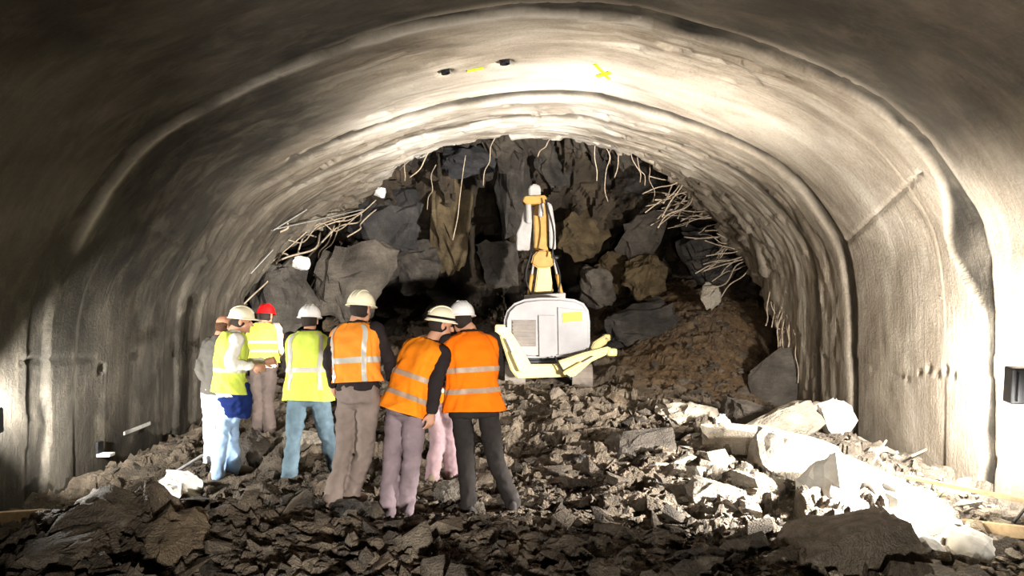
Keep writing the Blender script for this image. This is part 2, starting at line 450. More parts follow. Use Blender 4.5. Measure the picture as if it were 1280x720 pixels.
def lining_offset(ss, vv):
    sx = np.interp(ss, S, PX); sz = np.interp(ss, S, PZ)
    off = np.zeros_like(vv)
    wob = 0.05 * fbm(ss * 1.3, vv * 0, 21, 3) + 0.012 * shards(ss * 4, vv * 0.0 + 2, 31)
    a0 = 7.06 + wob * 2
    near = 1 - sm(-0.015, 0.015, vv - a0)
    off += 0.03 * near
    right_haunch = np.exp(-((sx - 0.965) / 0.05) ** 2) * np.exp(-((sz - 0.13) / 0.11) ** 2) * (sx > 0)
    gw = 0.10 + 0.20 * vnoise(ss * 0.6, ss * 0, 41) + 0.42 * right_haunch
    gr = sm(-0.012, 0.012, vv - a0) * (1 - sm(-0.02, 0.02, vv - a0 - gw))
    off += (0.04 + 0.04 * vnoise(ss * 3, ss * 0 + 9, 43)) * gr
    b0 = 9.80 + wob * 1.5
    gw2 = 0.10 + 0.30 * vnoise(ss * 0.5, ss * 0, 45) + 0.25 * sm(0.3, 0.9, -sx) * (sz > 0.15)
    gr2 = sm(-0.012, 0.012, vv - b0) * (1 - sm(-0.03, 0.03, vv - b0 - gw2))
    off += (0.03 + 0.04 * vnoise(ss * 3, ss * 0 + 4, 47)) * gr2
    off += -0.03 * sm(-0.06, 0.12, vv - b0 - gw2)
    c0_ = 10.9 + wob * 2
    gr3 = sm(-0.02, 0.02, vv - c0_) * (1 - sm(-0.03, 0.03, vv - c0_ - 0.14 - 0.1 * vnoise(ss * 0.8, ss * 0, 48))) * sm(0.35, 0.6, vnoise(ss * 0.35, ss * 0, 49) + 0.3 * np.abs(sx))
    off += 0.03 * gr3
    dark = np.clip(gr + 0.9 * gr2 + 0.7 * gr3, 0, 1)
    # sprayed scabs and ridges that run round the arch
    rough = sm(10.0, 10.8, vv) * 0.8
    crown = np.exp(-((vv - 7.6) / 0.55) ** 2) * sm(0.0, 0.25, sx) * (1 - sm(0.6, 0.8, sx)) * (sz > 0.3)
    crl = np.exp(-((vv - 7.9) / 0.6) ** 2) * (1 - sm(-0.25, 0.0, sx)) * (sz > 0.25)
    lft = sm(8.6, 9.8, vv) * (1 - sm(-0.35, 0.1, sx)) * (sz > 0.1)
    rough = np.clip(rough + crown + 0.8 * crl + 0.7 * lft, 0, 1)
    ridge = fbm(ss * 1.8, vv * 6, 51, 4) + 0.7 * shards(ss * 2.2 + 0.7 * vv, vv * 6, 55)
    off += 0.05 * rough * ridge
    off += 0.02 * fbm(ss * 1.5, vv * 2.0, 61, 4) + 0.008 * fbm(ss * 8, vv * 8, 67, 3)
    tip = sm(0.0, 1.0, (vv - 11.7) / 1.3)
    off += 0.09 * tip * shards(ss * 2.5, vv * 3, 71)
    # slanting joints between wall and vault
    for (pa, pb) in joints:
        t = np.clip((vv - pa[1]) / (pb[1] - pa[1]), -0.05, 1.05)
        s0 = pa[0] + (pb[0] - pa[0]) * t
        inside = (vv > pa[1]) & (vv < pb[1])
        off += np.where(inside, 0.03 * np.exp(-((ss - s0) / 0.02) ** 2), 0)
    for (hs, hv, r, dp) in holes:
        off += dp * np.exp(-(((ss - hs) ** 2 + (vv - hv) ** 2) / r ** 2) ** 2)
    lip = np.exp(-((vv - a0 - gw - 0.05) / 0.05) ** 2) * (sx < 0.3) * (sz > 0.1) * sm(0.3, 0.7, vnoise(ss * 2.2, ss * 0 + 5, 77) + 0.15)
    return off, rough, dark, lip
joints = []
for a, b in (((1152, 215), (1056, 305)), ((172, 278), (246, 316)), ((1088, 462), (1130, 470)), ((30, 452), (120, 447))):
    pa, pb = pix_to_lining(*a), pix_to_lining(*b)
    if pa[1] > pb[1]: pa, pb = pb, pa
    joints.append((pa, pb))
holes = []
for (x, y, r, dp) in ((557, 91, 0.085, 0.16), (631, 79, 0.09, 0.16), (617, 82, 0.05, 0.06), (672, 117, 0.045, 0.08), (634, 131, 0.05, 0.07), (365, 196, 0.06, 0.2),
                      (1150, 466, 0.03, 0.05), (1162, 461, 0.035, 0.06), (1172, 468, 0.03, 0.05), (1183, 463, 0.035, 0.05), (1192, 470, 0.03, 0.04), (1135, 474, 0.03, 0.03),
                      (127, 461, 0.035, 0.22)):
    q = pix_to_lining(x, y); holes.append((q[0], q[1], r, dp))
OFF, ROUGH, DARK, LIP = lining_offset(ss, vv)
bx = np.interp(ss, S, PX) * W; bz = np.interp(ss, S, PZ) * W + CZ
nx = np.interp(ss, S, NX); nz = np.interp(ss, S, NZ)
X = bx + nx * OFF; Z = bz + nz * OFF; Y = vv.copy()
# the broken end of the lining turns outward into its thickness
er = []
for k, (o_, dy) in enumerate(((0.06, 0.03), (0.16, 0.05), (0.30, 0.02), (0.42, -0.10))):
    j = 0.10 * shards(S * 4, S * 0 + k, 81 + k)
    er.append((X[-1] + nx[-1] * (o_ + OFF[-1] * 0), Y[-1] + dy + j, Z[-1] + nz[-1] * o_))
X = np.vstack([X] + [e[0][None] for e in er]); Y = np.vstack([Y] + [e[1][None] for e in er]); Z = np.vstack([Z] + [e[2][None] for e in er])
ssx = np.vstack([ss] + [ss[-1:]] * 4); vvx = np.vstack([vv, vv[-1:] + 0.06, vv[-1:] + 0.16, vv[-1:] + 0.3, vv[-1:] + 0.42])
RGx = np.vstack([ROUGH] + [np.ones((1, NU))] * 4)
sxx = np.interp(ssx, S, PX)
GRIME_SHADE = np.clip((1 - sm(-0.95, -0.35, sxx)) * 0.9 + (1 - sm(-0.55, -0.08, sxx)) * (1 - sm(8.5, 9.9, vvx)) * 0.8 + (1 - sm(6.9, 7.1, vvx)) * (1 - sm(0.84, 0.985, sxx)) * 0.85, 0, 0.95) * np.clip(0.98 + 0.7 * fbm(ssx * 0.8, vvx * 0.8, 91, 3), 0.6, 1.04)  # dirt on the left plus painted shade, strongest on the near ring
GRIME_SHADE = np.maximum(GRIME_SHADE, np.vstack([DARK] + [np.zeros((1, NU))] * 4) * np.clip(0.92 + 0.8 * fbm(ssx * 2.5, vvx * 2.5, 93, 3), 0.4, 1))
PALE_LIGHT = np.exp(-((sxx + 0.08) / 0.42) ** 4) * sm(8.3, 9.6, vvx) * np.clip(0.62 + 2.4 * fbm(ssx * 0.9, vvx * 1.6, 95, 4), 0, 1) * (1 - GRIME_SHADE)  # crown painted paler to add brightness the lamps leave short
LIPX = np.vstack([LIP] + [np.zeros((1, NU))] * 4); PALE_LIGHT = np.maximum(PALE_LIGHT, 0.4 * LIPX); GRIME_SHADE = GRIME_SHADE * (1 - 0.7 * LIPX)  # painted highlight along the lip of the ring
NR = X.shape[0]
i_l = int(np.argmin(np.abs(S - joints[1][0][0]))); i_r = int(np.argmin(np.abs(S - joints[0][0][0])))
def lining_part(name, c0, c1, label):
    xs, ys, zs = X[:, c0:c1 + 1], Y[:, c0:c1 + 1], Z[:, c0:c1 + 1]
    V = np.stack([xs, ys, zs], -1).reshape(-1, 3)
    nc = c1 - c0 + 1
    fa = grid_faces(NR, nc)
    me = new_mesh(name, V, fa, M['lining'], True)
    uvl = me.uv_layers.new(name='UVMap')
    uvv = np.stack([ssx[:, c0:c1 + 1], vvx[:, c0:c1 + 1]], -1).reshape(-1, 2)
    uvl.data.foreach_set('uv', uvv[fa.ravel()].ravel())
    for an, arr in (('rough', RGx), ('grime', GRIME_SHADE), ('lime', PALE_LIGHT)):
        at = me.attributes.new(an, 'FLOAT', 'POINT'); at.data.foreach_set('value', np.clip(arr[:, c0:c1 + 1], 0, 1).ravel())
    o = link(name, me)
    tag(o, label, None, None, 'structure'); return o
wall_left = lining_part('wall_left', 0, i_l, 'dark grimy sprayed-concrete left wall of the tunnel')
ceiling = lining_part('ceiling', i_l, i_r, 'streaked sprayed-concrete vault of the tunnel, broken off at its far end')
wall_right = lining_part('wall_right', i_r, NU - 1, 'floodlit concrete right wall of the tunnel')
def lining_point(s, v, lift=0.0):
    o = lining_offset(np.array([[s]]), np.array([[v]]))
    o = float(o[0][0, 0]) - lift
    return np.array([np.interp(s, S, PX) * W + np.interp(s, S, NX) * o, v, np.interp(s, S, PZ) * W + CZ + np.interp(s, S, NZ) * o])
def lining_at(px, py, lift=0.0):
    q = pix_to_lining(px, py); return lining_point(q[0], q[1], lift)

# ------------------------------------------------------------------ ground of rubble
ctrl = [(185, 740, 4.2), (640, 745, 4.3), (1000, 740, 4.4), (110, 632, 5.0), (40, 690, 4.8), (20, 725, 4.4), (200, 628, 5.4), (300, 655, 5.1), (400, 655, 5.4), (640, 665, 5.6), (850, 690, 5.2),
        (1050, 715, 4.9), (1090, 605, 6.5), (1000, 610, 6.9), (1145, 640, 6.3), (1200, 700, 5.8), (1260, 720, 5.6), (950, 560, 8.2), (1040, 545, 9.0), (880, 520, 9.6), (760, 540, 8.8),
        (700, 505, 10.4), (690, 481, 11.8), (840, 480, 11.5), (880, 430, 12.8), (905, 385, 14.0), (830, 420, 13.5), (760, 440, 13.8), (1000, 515, 12.0), (1085, 572, 9.9),
        (960, 470, 12.5), (250, 580, 8.0), (150, 645, 6.9), (50, 665, 6.5), (300, 548, 9.4), (240, 545, 10.3), (450, 475, 12.0), (350, 485, 12.5), (560, 440, 14.0),
        (585, 642, 6.2), (640, 636, 6.2), (482, 650, 6.1), (412, 638, 6.05), (360, 607, 7.2), (420, 590, 7.4), (270, 600, 7.55), (330, 543, 9.6), (540, 600, 7.3), (640, 585, 7.8), (850, 610, 7.0), (640, 520, 9.6)]
cp = np.array([P(*c) for c in ctrl])
extra = np.array([[0, 0, -0.02], [-4.5, 0, 0.0], [4.5, 0, 0.0], [0, -4, 0], [-4.5, -4, 0], [4.5, -4, 0], [2.6, 2.5, 0.0], [-2.6, 2.5, 0.1], [0, 2.5, 0], [-4.4, 4, 0.1], [4.4, 4, -0.1],
                  [0, 17, 1.5], [-4, 17, 1.2], [4, 16.5, 2.3], [2, 16.5, 1.9], [-5, 13, 0.4], [5, 13, 0.5]])
cp = np.vstack([cp, extra])
Dm = np.linalg.norm(cp[:, None, :2] - cp[None, :, :2], axis=-1)
A_ = np.block([[Dm - 0.06 * np.eye(len(cp)), np.ones((len(cp), 1))], [np.ones((1, len(cp))), np.zeros((1, 1))]])
wts = np.linalg.solve(A_, np.concatenate([cp[:, 2], [0]]))
def base_h(x, y):
    x = np.asarray(x, float); y = np.asarray(y, float)
    h = np.full(x.shape, wts[-1])
    for (a, b, _), ww in zip(cp, wts[:-1]):
        h = h + ww * np.sqrt((x - a) ** 2 + (y - b) ** 2)
    return h
FEET = [(-0.37, 6.2), (0.0, 6.2), (-1.04, 6.1), (-0.88, 6.1), (-1.49, 6.05), (-1.32, 6.05), (-2.18, 7.2), (-1.71, 7.4), (-3.02, 7.55), (-2.86, 7.55), (-3.28, 9.6), (-3.14, 9.6),
        (-0.80, 7.3), (-0.58, 7.3)]
def soil_mask(x, y):
    return np.clip(sm(1.4, 2.4, x) * sm(10.6, 11.6, y) + 0.4 * sm(13, 14, y), 0, 1) * np.clip(0.75 + 1.2 * fbm(x * 1.2, y * 1.2, 201, 3), 0, 1)
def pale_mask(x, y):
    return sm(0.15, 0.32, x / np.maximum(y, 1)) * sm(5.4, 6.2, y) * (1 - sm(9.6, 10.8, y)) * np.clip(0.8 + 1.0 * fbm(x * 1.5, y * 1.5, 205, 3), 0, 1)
def ground(x, y):
    x = np.asarray(x, float); y = np.asarray(y, float)
    h = base_h(x, y)
    amp = np.ones(x.shape)
    for fx, fy in FEET:
        amp = amp - 0.65 * np.exp(-((x - fx) ** 2 + (y - fy) ** 2) / 0.06)
    amp = np.clip(amp, 0.25, 1)
    amp = amp * (1 - 0.75 * np.exp(-(((x - 0.6) / 0.9) ** 4 + ((y - 12.3) / 1.0) ** 4)))
    amp = amp * (1 - 0.55 * soil_mask(x, y))
    wx = x + 0.12 * fbm(x * 3, y * 3, 101, 2); wy = y + 0.12 * fbm(x * 3, y * 3, 102, 2)
    big = 1 - 0.6 * (1 - sm(5.7, 6.8, y)) * (1 - sm(1.6, 2.4, np.abs(x)))
    n = big * 0.15 * shards(wx * 1.7, wy * 2.2, 111, 0.8) + (0.5 + 0.5 * big) * 0.09 * shards(wx * 4.2, wy * 5.0, 121, 0.8) + 0.045 * shards(x * 9, y * 10.5, 131, 0.7) + 0.03 * fbm(x * 14, y * 14, 141, 3)
    return h + amp * n
gx = np.arange(-5.2, 5.201, 0.032); gy = np.concatenate([np.arange(-4, 3, 0.14), np.arange(3, 9.5, 0.032), np.arange(9.5, 17.2, 0.045)])
GX, GY = np.meshgrid(gx, gy)
GZ = ground(GX, GY)
fl_me = new_mesh('floor', np.stack([GX, GY, GZ], -1).reshape(-1, 3), grid_faces(*GX.shape), M['rubble'], False)
at = fl_me.attributes.new('soil', 'FLOAT', 'POINT'); at.data.foreach_set('value', np.clip(soil_mask(GX, GY), 0, 1).ravel())
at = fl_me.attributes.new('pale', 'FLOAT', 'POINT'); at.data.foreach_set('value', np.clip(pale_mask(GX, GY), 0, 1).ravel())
floor = link('floor', fl_me); tag(floor, 'uneven tunnel floor of broken rock and earth', None, None, 'structure')
def gz(x, y): return float(ground(np.array([x]), np.array([y]))[0])

# ------------------------------------------------------------------ cave behind the broken lining
cs = np.linspace(0, seg[-1], 220); cv = np.concatenate([np.arange(11.6, 17.6, 0.07)])
CS, CV = np.meshgrid(cs, cv)
sc = 1.13 + 0.05 * np.sin(CV) - 0.05 * sm(14, 18, CV)
co = -0.55 * (shards(CS * 0.9, CV * 0.9, 301, 1.0) + 0.45 * shards(CS * 2.3, CV * 2.3, 311, 1.0) + 0.2 * shards(CS * 6, CV * 6, 321)) * sm(11.9, 13.2, CV)
cX = np.interp(CS, S, PX) * W * sc + np.interp(CS, S, NX) * co; cZ = np.interp(CS, S, PZ) * W * sc + CZ + np.interp(CS, S, NZ) * co
cave = mk('wall_cave', np.stack([cX, CV, cZ], -1).reshape(-1, 3), grid_faces(*CS.shape), M['cave'])
tag(cave, 'dark broken rock sides of the cavity behind the tunnel lining', None, None, 'structure')
hx = np.arange(-5.6, 5.7, 0.05); hz = np.arange(-0.4, 6.4, 0.05)
HX, HZ = np.meshgrid(hx, hz)
hy = 15.7 - 0.8 * shards(HX * 0.8, HZ * 0.6, 401, 1.0) - 0.4 * shards(HX * 1.9, HZ * 1.5, 411, 1.0) - 0.15 * shards(HX * 5, HZ * 4, 421) - 0.12 * fbm(HX * 3, HZ * 3, 431)
hy -= 0.5 * sm(3.0, 4.6, HZ)
for (px, py, rx, rz, dp) in ((602, 285, 26, 75, 2.4), (560, 385, 90, 22, 2.2), (715, 372, 35, 22, 1.8), (700, 330, 16, 70, 1.2), (850, 330, 40, 55, 1.6), (450, 350, 14, 60, 1.0)):
    q = P(px, py, 15.5); s_ = 15.5 / F
    hy += dp * np.exp(-(((HX - q[0]) / (rx * s_)) ** 4 + ((HZ - q[2]) / (rz * s_)) ** 4))
wb = mk('wall_back', np.stack([HX, hy, HZ], -1).reshape(-1, 3), grid_faces(*HX.shape), M['cave'])
tag(wb, 'dark jagged rock face at the end of the collapsed tunnel', None, None, 'structure')

# ------------------------------------------------------------------ rocks
def rock_hull(n, flat, seed, jag=0.25, rounded=0.0):
    r = random.Random(seed)
    bm = bmesh.new()
    for _ in range(n):
        v = Vector((r.gauss(0, 1), r.gauss(0, 1), r.gauss(0, 1))).normalized()
        m = max(abs(v.x), abs(v.y), abs(v.z))
        v = v * (1 - rounded) / (m ** 0.75) * (1 - jag * r.random()) + v * rounded
        bm.verts.new((v.x * 0.5, v.y * 0.5, v.z * 0.5 * flat))
    res = bmesh.ops.convex_hull(bm, input=bm.verts)
    bmesh.ops.delete(bm, geom=list({e for e in res['geom_interior'] + res['geom_unused'] if isinstance(e, bmesh.types.BMVert)}), context='VERTS')
    bmesh.ops.recalc_face_normals(bm, faces=bm.faces)
    return bm
def rock_data(n, flat, seed, jag=0.25, bevel=0.0, rough=0.0, rounded=0.0):
    bm = rock_hull(n, flat, seed, jag, rounded)
    if bevel: bmesh.ops.bevel(bm, geom=list(bm.edges), offset=bevel, segments=1, affect='EDGES')
    if rough:
        bmesh.ops.triangulate(bm, faces=bm.faces)
        bmesh.ops.subdivide_edges(bm, edges=bm.edges, cuts=4, use_grid_fill=True)
        bmesh.ops.triangulate(bm, faces=bm.faces)
        bm.verts.ensure_lookup_table()
        c = np.array([tuple(v.co) for v in bm.verts])
        bm.normal_update()
        d = rough * (shards(c[:, 0] * 5 + c[:, 2] * 3, c[:, 1] * 5 - c[:, 2] * 4, seed) * 0.6 + fbm(c[:, 0] * 6 + c[:, 2] * 2, c[:, 1] * 6 + c[:, 2] * 5, seed, 3))
        for v, q in zip(bm.verts, d): v.co += v.normal * float(q)
    V = np.array([tuple(v.co) for v in bm.verts]); Fc = [tuple(v.index for v in f.verts) for f in bm.faces]
    # bounding box to the unit cube, keeping the flat ratio outside
    mn, mx = V.min(0), V.max(0)
    V = (V - (mn + mx) / 2) / (mx - mn)
    bm.free(); return V, Fc

def hero_rock(name, label, cat, center, size, rot, mat, seed, n=22, flat=1.0, jag=0.25, bevel=0.0, rough=0.16, rounded=0.1, group=None):
    V, Fc = rock_data(n, 1.0, seed, jag, bevel, rough, rounded)
    V = V * np.array(size)
    R = np.array(Euler(rot).to_matrix())
    V = V @ R.T + np.asarray(center)
    o = mk(name, V, Fc, mat, None, loc=tuple(center))
    tag(o, label, cat, group)
    return o

def px_rock(label, x0, y0, x1, y1, d, mat, seed, thick=None, rot=(0, 0, 0), cat='rock', name='boulder', **kw):
    """a rock that shows within that pixel box at depth d (to its centre)"""
    c = P((x0 + x1) / 2, (y0 + y1) / 2, d); s = d / F
    wdt, hgt = (x1 - x0) * s, (y1 - y0) * s
    t = thick if thick else 0.7 * min(wdt, hgt) + 0.1
    return hero_rock(name, label, cat, c, (wdt, t, hgt), rot, mat, seed, **kw)

# --- rocks hanging and lying in the cavity
px_rock('bluish black rock mass under the broken lining, left of the cavity', 436, 228, 528, 335, 15.2, M['blue_rock'], 501, 1.2, (0.2, 0.15, 0.1), name='rock_mass')
px_rock('tan brown upright slab left of the black cleft', 535, 195, 590, 345, 15.4, M['brown_rock'], 503, 0.7, (0.1, 0.06, 0.2), name='rock_slab')
px_rock('grey pointed slab at the foot of the black cleft', 592, 298, 652, 364, 15.0, M['grey_rock'], 505, 0.6, (0.25, 0.1, 0.2), name='rock_slab', jag=0.45, n=14)
px_rock('bluish grey rock wedged under the crown of the vault', 548, 178, 622, 222, 14.8, M['blue_rock'], 507, 0.8, (0.2, -0.1, 0), name='rock_mass')
px_rock('dark upright spur of rock behind the arm of the machine', 618, 172, 672, 300, 15.6, M['dark_rock'], 509, 0.8, (0.05, 0.05, 0.1), name='rock_spur')
px_rock('dark slanting slab under the vault, right of the machine arm', 668, 172, 762, 250, 15.3, M['dark_rock'], 511, 0.5, (0.2, 0.5, 0.1), name='rock_slab', jag=0.1)
px_rock('rounded brown boulder right of the machine arm', 692, 258, 762, 330, 15.6, M['brown_rock'], 513, 1.0, (0, 0.2, 0), rounded=0.5, n=40)
px_rock('grey triangular slab hanging in the right of the cavity', 775, 250, 830, 330, 15.0, M['grey_rock'], 515, 0.5, (0.2, 0.25, 0.2), name='rock_slab', jag=0.5, n=12)
px_rock('tan boulder below the grey triangular slab', 776, 318, 838, 374, 14.8, M['brown_rock'], 517, 0.9, (0.1, -0.5, 0.2))
px_rock('purplish grey boulder beside the hood of the machine', 722, 332, 770, 388, 14.6, M['grey_rock'], 519, 0.8, (0.2, -0.4, 0.1))
px_rock('olive brown ledge of rock between the boulders', 738, 312, 800, 366, 15.6, M['brown_rock'], 521, 0.7, (0.2, -0.45, 0), name='rock_ledge')
px_rock('big grey slab leaning behind the orange-vested worker', 392, 290, 486, 412, 14.0, M['grey_rock'], 523, 0.7, (0.2, 0.35, 0.3), name='rock_slab', jag=0.3, n=14)
px_rock('dark fractured rock right of the leaning grey slab', 470, 300, 552, 372, 15.2, M['dark_rock'], 525, 0.9, (0.2, 0.0, 0.3), name='rock_mass')
px_rock('small pale pinkish stone standing on the earth slope', 873, 354, 902, 388, 13.9, M['pale_rock'], 527, 0.3, (0.1, 0.5, 0.1), name='stone', jag=0.35)
px_rock('dark rock mass under the bent rebar at the right edge', 838, 285, 925, 352, 15.0, M['dark_rock'], 529, 0.9, (0.2, 0.4, 0.3), name='rock_mass')
px_rock('long dark slab under the right edge of the vault', 748, 190, 850, 262, 15.4, M['dark_rock'], 531, 0.5, (0.3, 0.55, 0.1), name='rock_slab')
px_rock('dark boulder on the slope right of the machine', 745, 380, 850, 432, 13.9, M['dark_rock'], 533, 0.9, (0.1, -0.35, 0.1))
px_rock('grey rock behind the red-helmeted worker', 305, 318, 400, 440, 13.4, M['grey_rock'], 535, 0.9, (0.15, 0.2, 0.3), name='rock_mass')
px_rock('dark rock between the helmets and the machine', 560, 405, 640, 470, 13.6, M['dark_rock'], 537, 0.9, (0.1, 0.2, 0.3), name='rock_mass')
px_rock('whitish chunk of concrete caught in the torn left edge', 366, 320, 388, 338, 12.6, M['plaster'], 539, 0.25, (0.1, 0.2, 0.3), name='concrete_chunk', cat='concrete', rough=0.05)
px_rock('small white lump on the broken left shoulder of the vault', 468, 234, 482, 247, 13.6, M['plaster'], 541, 0.2, (0.1, 0.2, 0.3), name='concrete_chunk', cat='concrete', rough=0.05)
px_rock('grey concrete slab standing below the right end of the lining', 936, 432, 1004, 520, 11.9, M['grey_rock'], 543, 0.3, (0.05, 0.14, -0.2), name='concrete_slab', cat='concrete', jag=0.04, n=13, rough=0.05, rounded=0.0)

# --- heap floodlit at the right
px_rock('white-topped concrete block standing by the right wall', 1024, 498, 1066, 560, 9.3, M['plaster'], 545, 0.42, (0.05, 0.06, 0.3), name='concrete_block', cat='concrete', jag=0.03, n=20, rough=0.05, rounded=0.0)
px_rock('large smooth pale slab tilted on the floodlit heap', 942, 540, 1052, 606, 7.5, M['pale_rock'], 547, 0.9, (0.5, -0.32, 0.2), name='stone_slab', jag=0.15, rough=0.04)
px_rock('pale curved slab with a dark gap beneath it', 876, 534, 968, 568, 8.3, M['pale_rock'], 549, 0.6, (0.3, 0.08, 0.1), name='stone_slab', jag=0.15, rough=0.05)
px_rock('long pale slab rising towards the white block', 900, 512, 1030, 562, 8.9, M['pale_rock'], 551, 0.5, (0.3, -0.38, 0.2), name='stone_slab', jag=0.15, rough=0.05)
px_rock('ribbed grey slab lying behind the pale curved slab', 900, 500, 985, 545, 9.6, M['grey_rock'], 553, 0.8, (0.5, 0.35, 0.2), name='stone_slab', jag=0.2, rough=0.06)
px_rock('pale block with a brown corner below the large smooth slab', 914, 590, 988, 645, 6.9, M['pale_rock'], 555, 0.45, (0.2, 0.25, 0.3), name='stone_block', jag=0.2, rough=0.05)
px_rock('broad glaring white slab topping the heap by the right wall', 1000, 580, 1142, 668, 6.5, M['plaster'], 557, 0.9, (0.45, 0.12, 0.1), name='stone_slab', jag=0.18, n=26, rough=0.06)
px_rock('white slab under the broad glaring slab, nearer the wall', 1078, 612, 1176, 682, 6.15, M['plaster'], 559, 0.7, (0.3, 0.3, -0.2), name='stone_slab', jag=0.2, rough=0.06)
px_rock('brown-grey boulder in shade in front of the white heap', 970, 632, 1132, 735, 5.15, M['boulder'], 561, 0.75, (0.15, 0.1, 0.15), jag=0.18, n=24, rough=0.05)
px_rock('rounded white stone at the foot of the right wall', 1184, 660, 1240, 735, 5.75, M['plaster'], 563, 0.4, (0.1, 0.15, 0.2), name='stone', jag=0.1, n=36, rounded=0.5, rough=0.04)
px_rock('white broken stone between the boulder and the rounded stone', 1108, 668, 1192, 728, 5.55, M['plaster'], 565, 0.5, (0.3, 0.2, 0.2), name='stone', jag=0.25)
px_rock('pinkish grey stone with a dark hollow in the middle of the heap', 800, 578, 850, 612, 7.5, M['pale_rock'], 567, 0.4, (0.2, 0.2, 0.2), name='stone')
px_rock('small bright white stone on the slope above the curved slab', 888, 518, 916, 542, 9.0, M['plaster'], 569, 0.25, (0.2, 0.4, 0.2), name='stone')
px_rock('flat grey slab in the middle of the slope', 742, 545, 850, 580, 8.2, M['grey_rock'], 571, 0.7, (0.4, -0.12, 0.2), name='stone_slab', rough=0.06)
px_rock('dark rounded stone left of the flat grey slab', 698, 562, 756, 596, 7.9, M['dark_rock'], 573, 0.4, (0.1, 0.1, 0.2), name='stone')
px_rock('long pale flat slab at the shadow edge of the heap', 850, 598, 935, 655, 6.6, M['pale_rock'], 575, 0.5, (0.5, 0.1, 0.2), name='stone_slab', rough=0.05)
px_rock('pale jagged stone stepping up from the flat grey slab', 826, 504, 902, 536, 9.4, M['pale_rock'], 577, 0.5, (0.4, 0.1, 0.2), name='stone_slab')
px_rock('dark slab half buried right of the black-trousered worker', 806, 600, 868, 630, 7.0, M['grey_rock'], 579, 0.4, (0.3, 0.2, 0.3), name='stone_slab')
# --- left foreground
px_rock('long brown rock with a lit white top at the left foreground', 46, 608, 196, 690, 5.15, M['boulder'], 581, 0.8, (0.12, -0.03, 0.08), name='boulder', jag=0.06, n=22, rough=0.08, rounded=0.0)
px_rock('layered brown slab jutting out below the long brown rock', 24, 668, 150, 705, 4.6, M['boulder'], 583, 0.6, (0.1, -0.12, 0.1), name='stone_slab', jag=0.2)
px_rock('brown rock sloping down to the right of the long brown rock', 185, 652, 285, 715, 4.9, M['boulder'], 585, 0.8, (0.2, 0.35, 0.1), name='boulder', jag=0.2)
px_rock('grey round-topped slab beside the pale-jeaned worker', 294, 544, 342, 592, 8.0, M['grey_rock'], 587, 0.5, (0.5, -0.2, 0.2), name='stone_slab', jag=0.12, n=30, rounded=0.3)
px_rock('grey blade of stone between the two left-hand workers', 312, 566, 362, 602, 7.6, M['grey_rock'], 589, 0.4, (0.4, -0.4, 0.2), name='stone_slab', jag=0.2)
px_rock('pale slab behind the legs of the blue-jeaned worker', 340, 540, 410, 568, 8.3, M['pale_rock'], 591, 0.5, (0.5, 0.1, 0.2), name='stone_slab')
px_rock('bright white chunk left of the pale-jeaned worker', 196, 592, 262, 632, 6.9, M['plaster'], 593, 0.5, (0.4, 0.1, 0.2), name='stone', jag=0.3)
px_rock('light grey stone in front of the blue-jeaned worker', 340, 618, 408, 668, 5.9, M['grey_rock'], 595, 0.4, (0.2, 0.1, 0.2), name='stone')
px_rock('flat slab beneath the boots of the faded-orange worker', 402, 630, 476, 668, 5.85, M['grey_rock'], 597, 0.5, (0.3, -0.2, 0.1), name='stone_slab')
px_rock('upright pinkish shard beside the black trouser leg', 593, 626, 608, 652, 5.9, M['pale_rock'], 599, 0.12, (0.1, 0.1, 0.1), name='stone')
px_rock('grey slab behind the black-trousered worker', 540, 605, 585, 632, 6.7, M['grey_rock'], 601, 0.4, (0.4, -0.2, 0.1), name='stone_slab')

# --- the loose stones: the largest as things, the rest as rubble
variants = []
for i in range(26):
    V, Fc = rock_data(random.choice([9, 11, 13, 15]), 1.0, 900 + i, 0.35)
    variants.append((V, Fc))
def mat_for(zone):
    return {'front': M['rubble'], 'heap': M['pale_rock'], 'slope': M['rubble'], 'left': M['rubble'], 'earth': M['brown_rock']}[zone]
ZL = {'front': ('dark angular stone fragment in the shaded rubble along the foreground', 'dark foreground fragments'),
      'heap': ('pale angular stone in the floodlit heap by the right wall', 'pale stones of the floodlit heap'),
      'slope': ('grey stone fragment on the slope between the workers and the machine', 'grey stones of the middle slope'),
      'left': ('grey stone fragment in the rubble around the feet of the left-hand workers', 'stones at the left-hand workers'),
      'earth': ('brown stone bedded in the earth slope below the torn rebar', 'stones of the brown earth slope')}
def zone_of(x, y):
    px = CX + x / y * F
    if y < 6.0: return 'front' if px < 960 else 'heap'
    if y > 10.6 and x > 1.6: return 'earth'
    if px > 830 and y < 10.6: return 'heap'
    if px < 430 and y > 6: return 'left'
    return 'slope'
vmesh = {}
def variant_mesh(i, zone):
    k = (i, zone)
    if k not in vmesh: vmesh[k] = new_mesh('stone_fragment', variants[i][0], variants[i][1], mat_for(zone))
    return vmesh[k]
cand = []
tries = 0
while len(cand) < 7500 and tries < 60000:
    tries += 1
    y = 4.0 + 10.5 * random.random() ** 1.25
    x = random.uniform(-0.72, 0.72) * y
    if abs(x) > 4.45: continue
    if 11.0 < y < 13.4 and abs(x - 0.6) < 1.05: continue
    L = (0.044 if x / y > 0.22 else 0.038) * (1.0 / (random.random() + 0.022)) ** 0.55
    cand.append((L, x, y))
cx_ = np.array([c[1] for c in cand]); cy_ = np.array([c[2] for c in cand]); cz_ = base_h(cx_, cy_) * 0.35 + ground(cx_, cy_) * 0.65
order = sorted(range(len(cand)), key=lambda i: -cand[i][0] / cand[i][2])
n_big = 0; stuff = {k: {'V': [], 'F': [], 'o': 0} for k in ('rubble', 'pale_rubble')}
frags = []
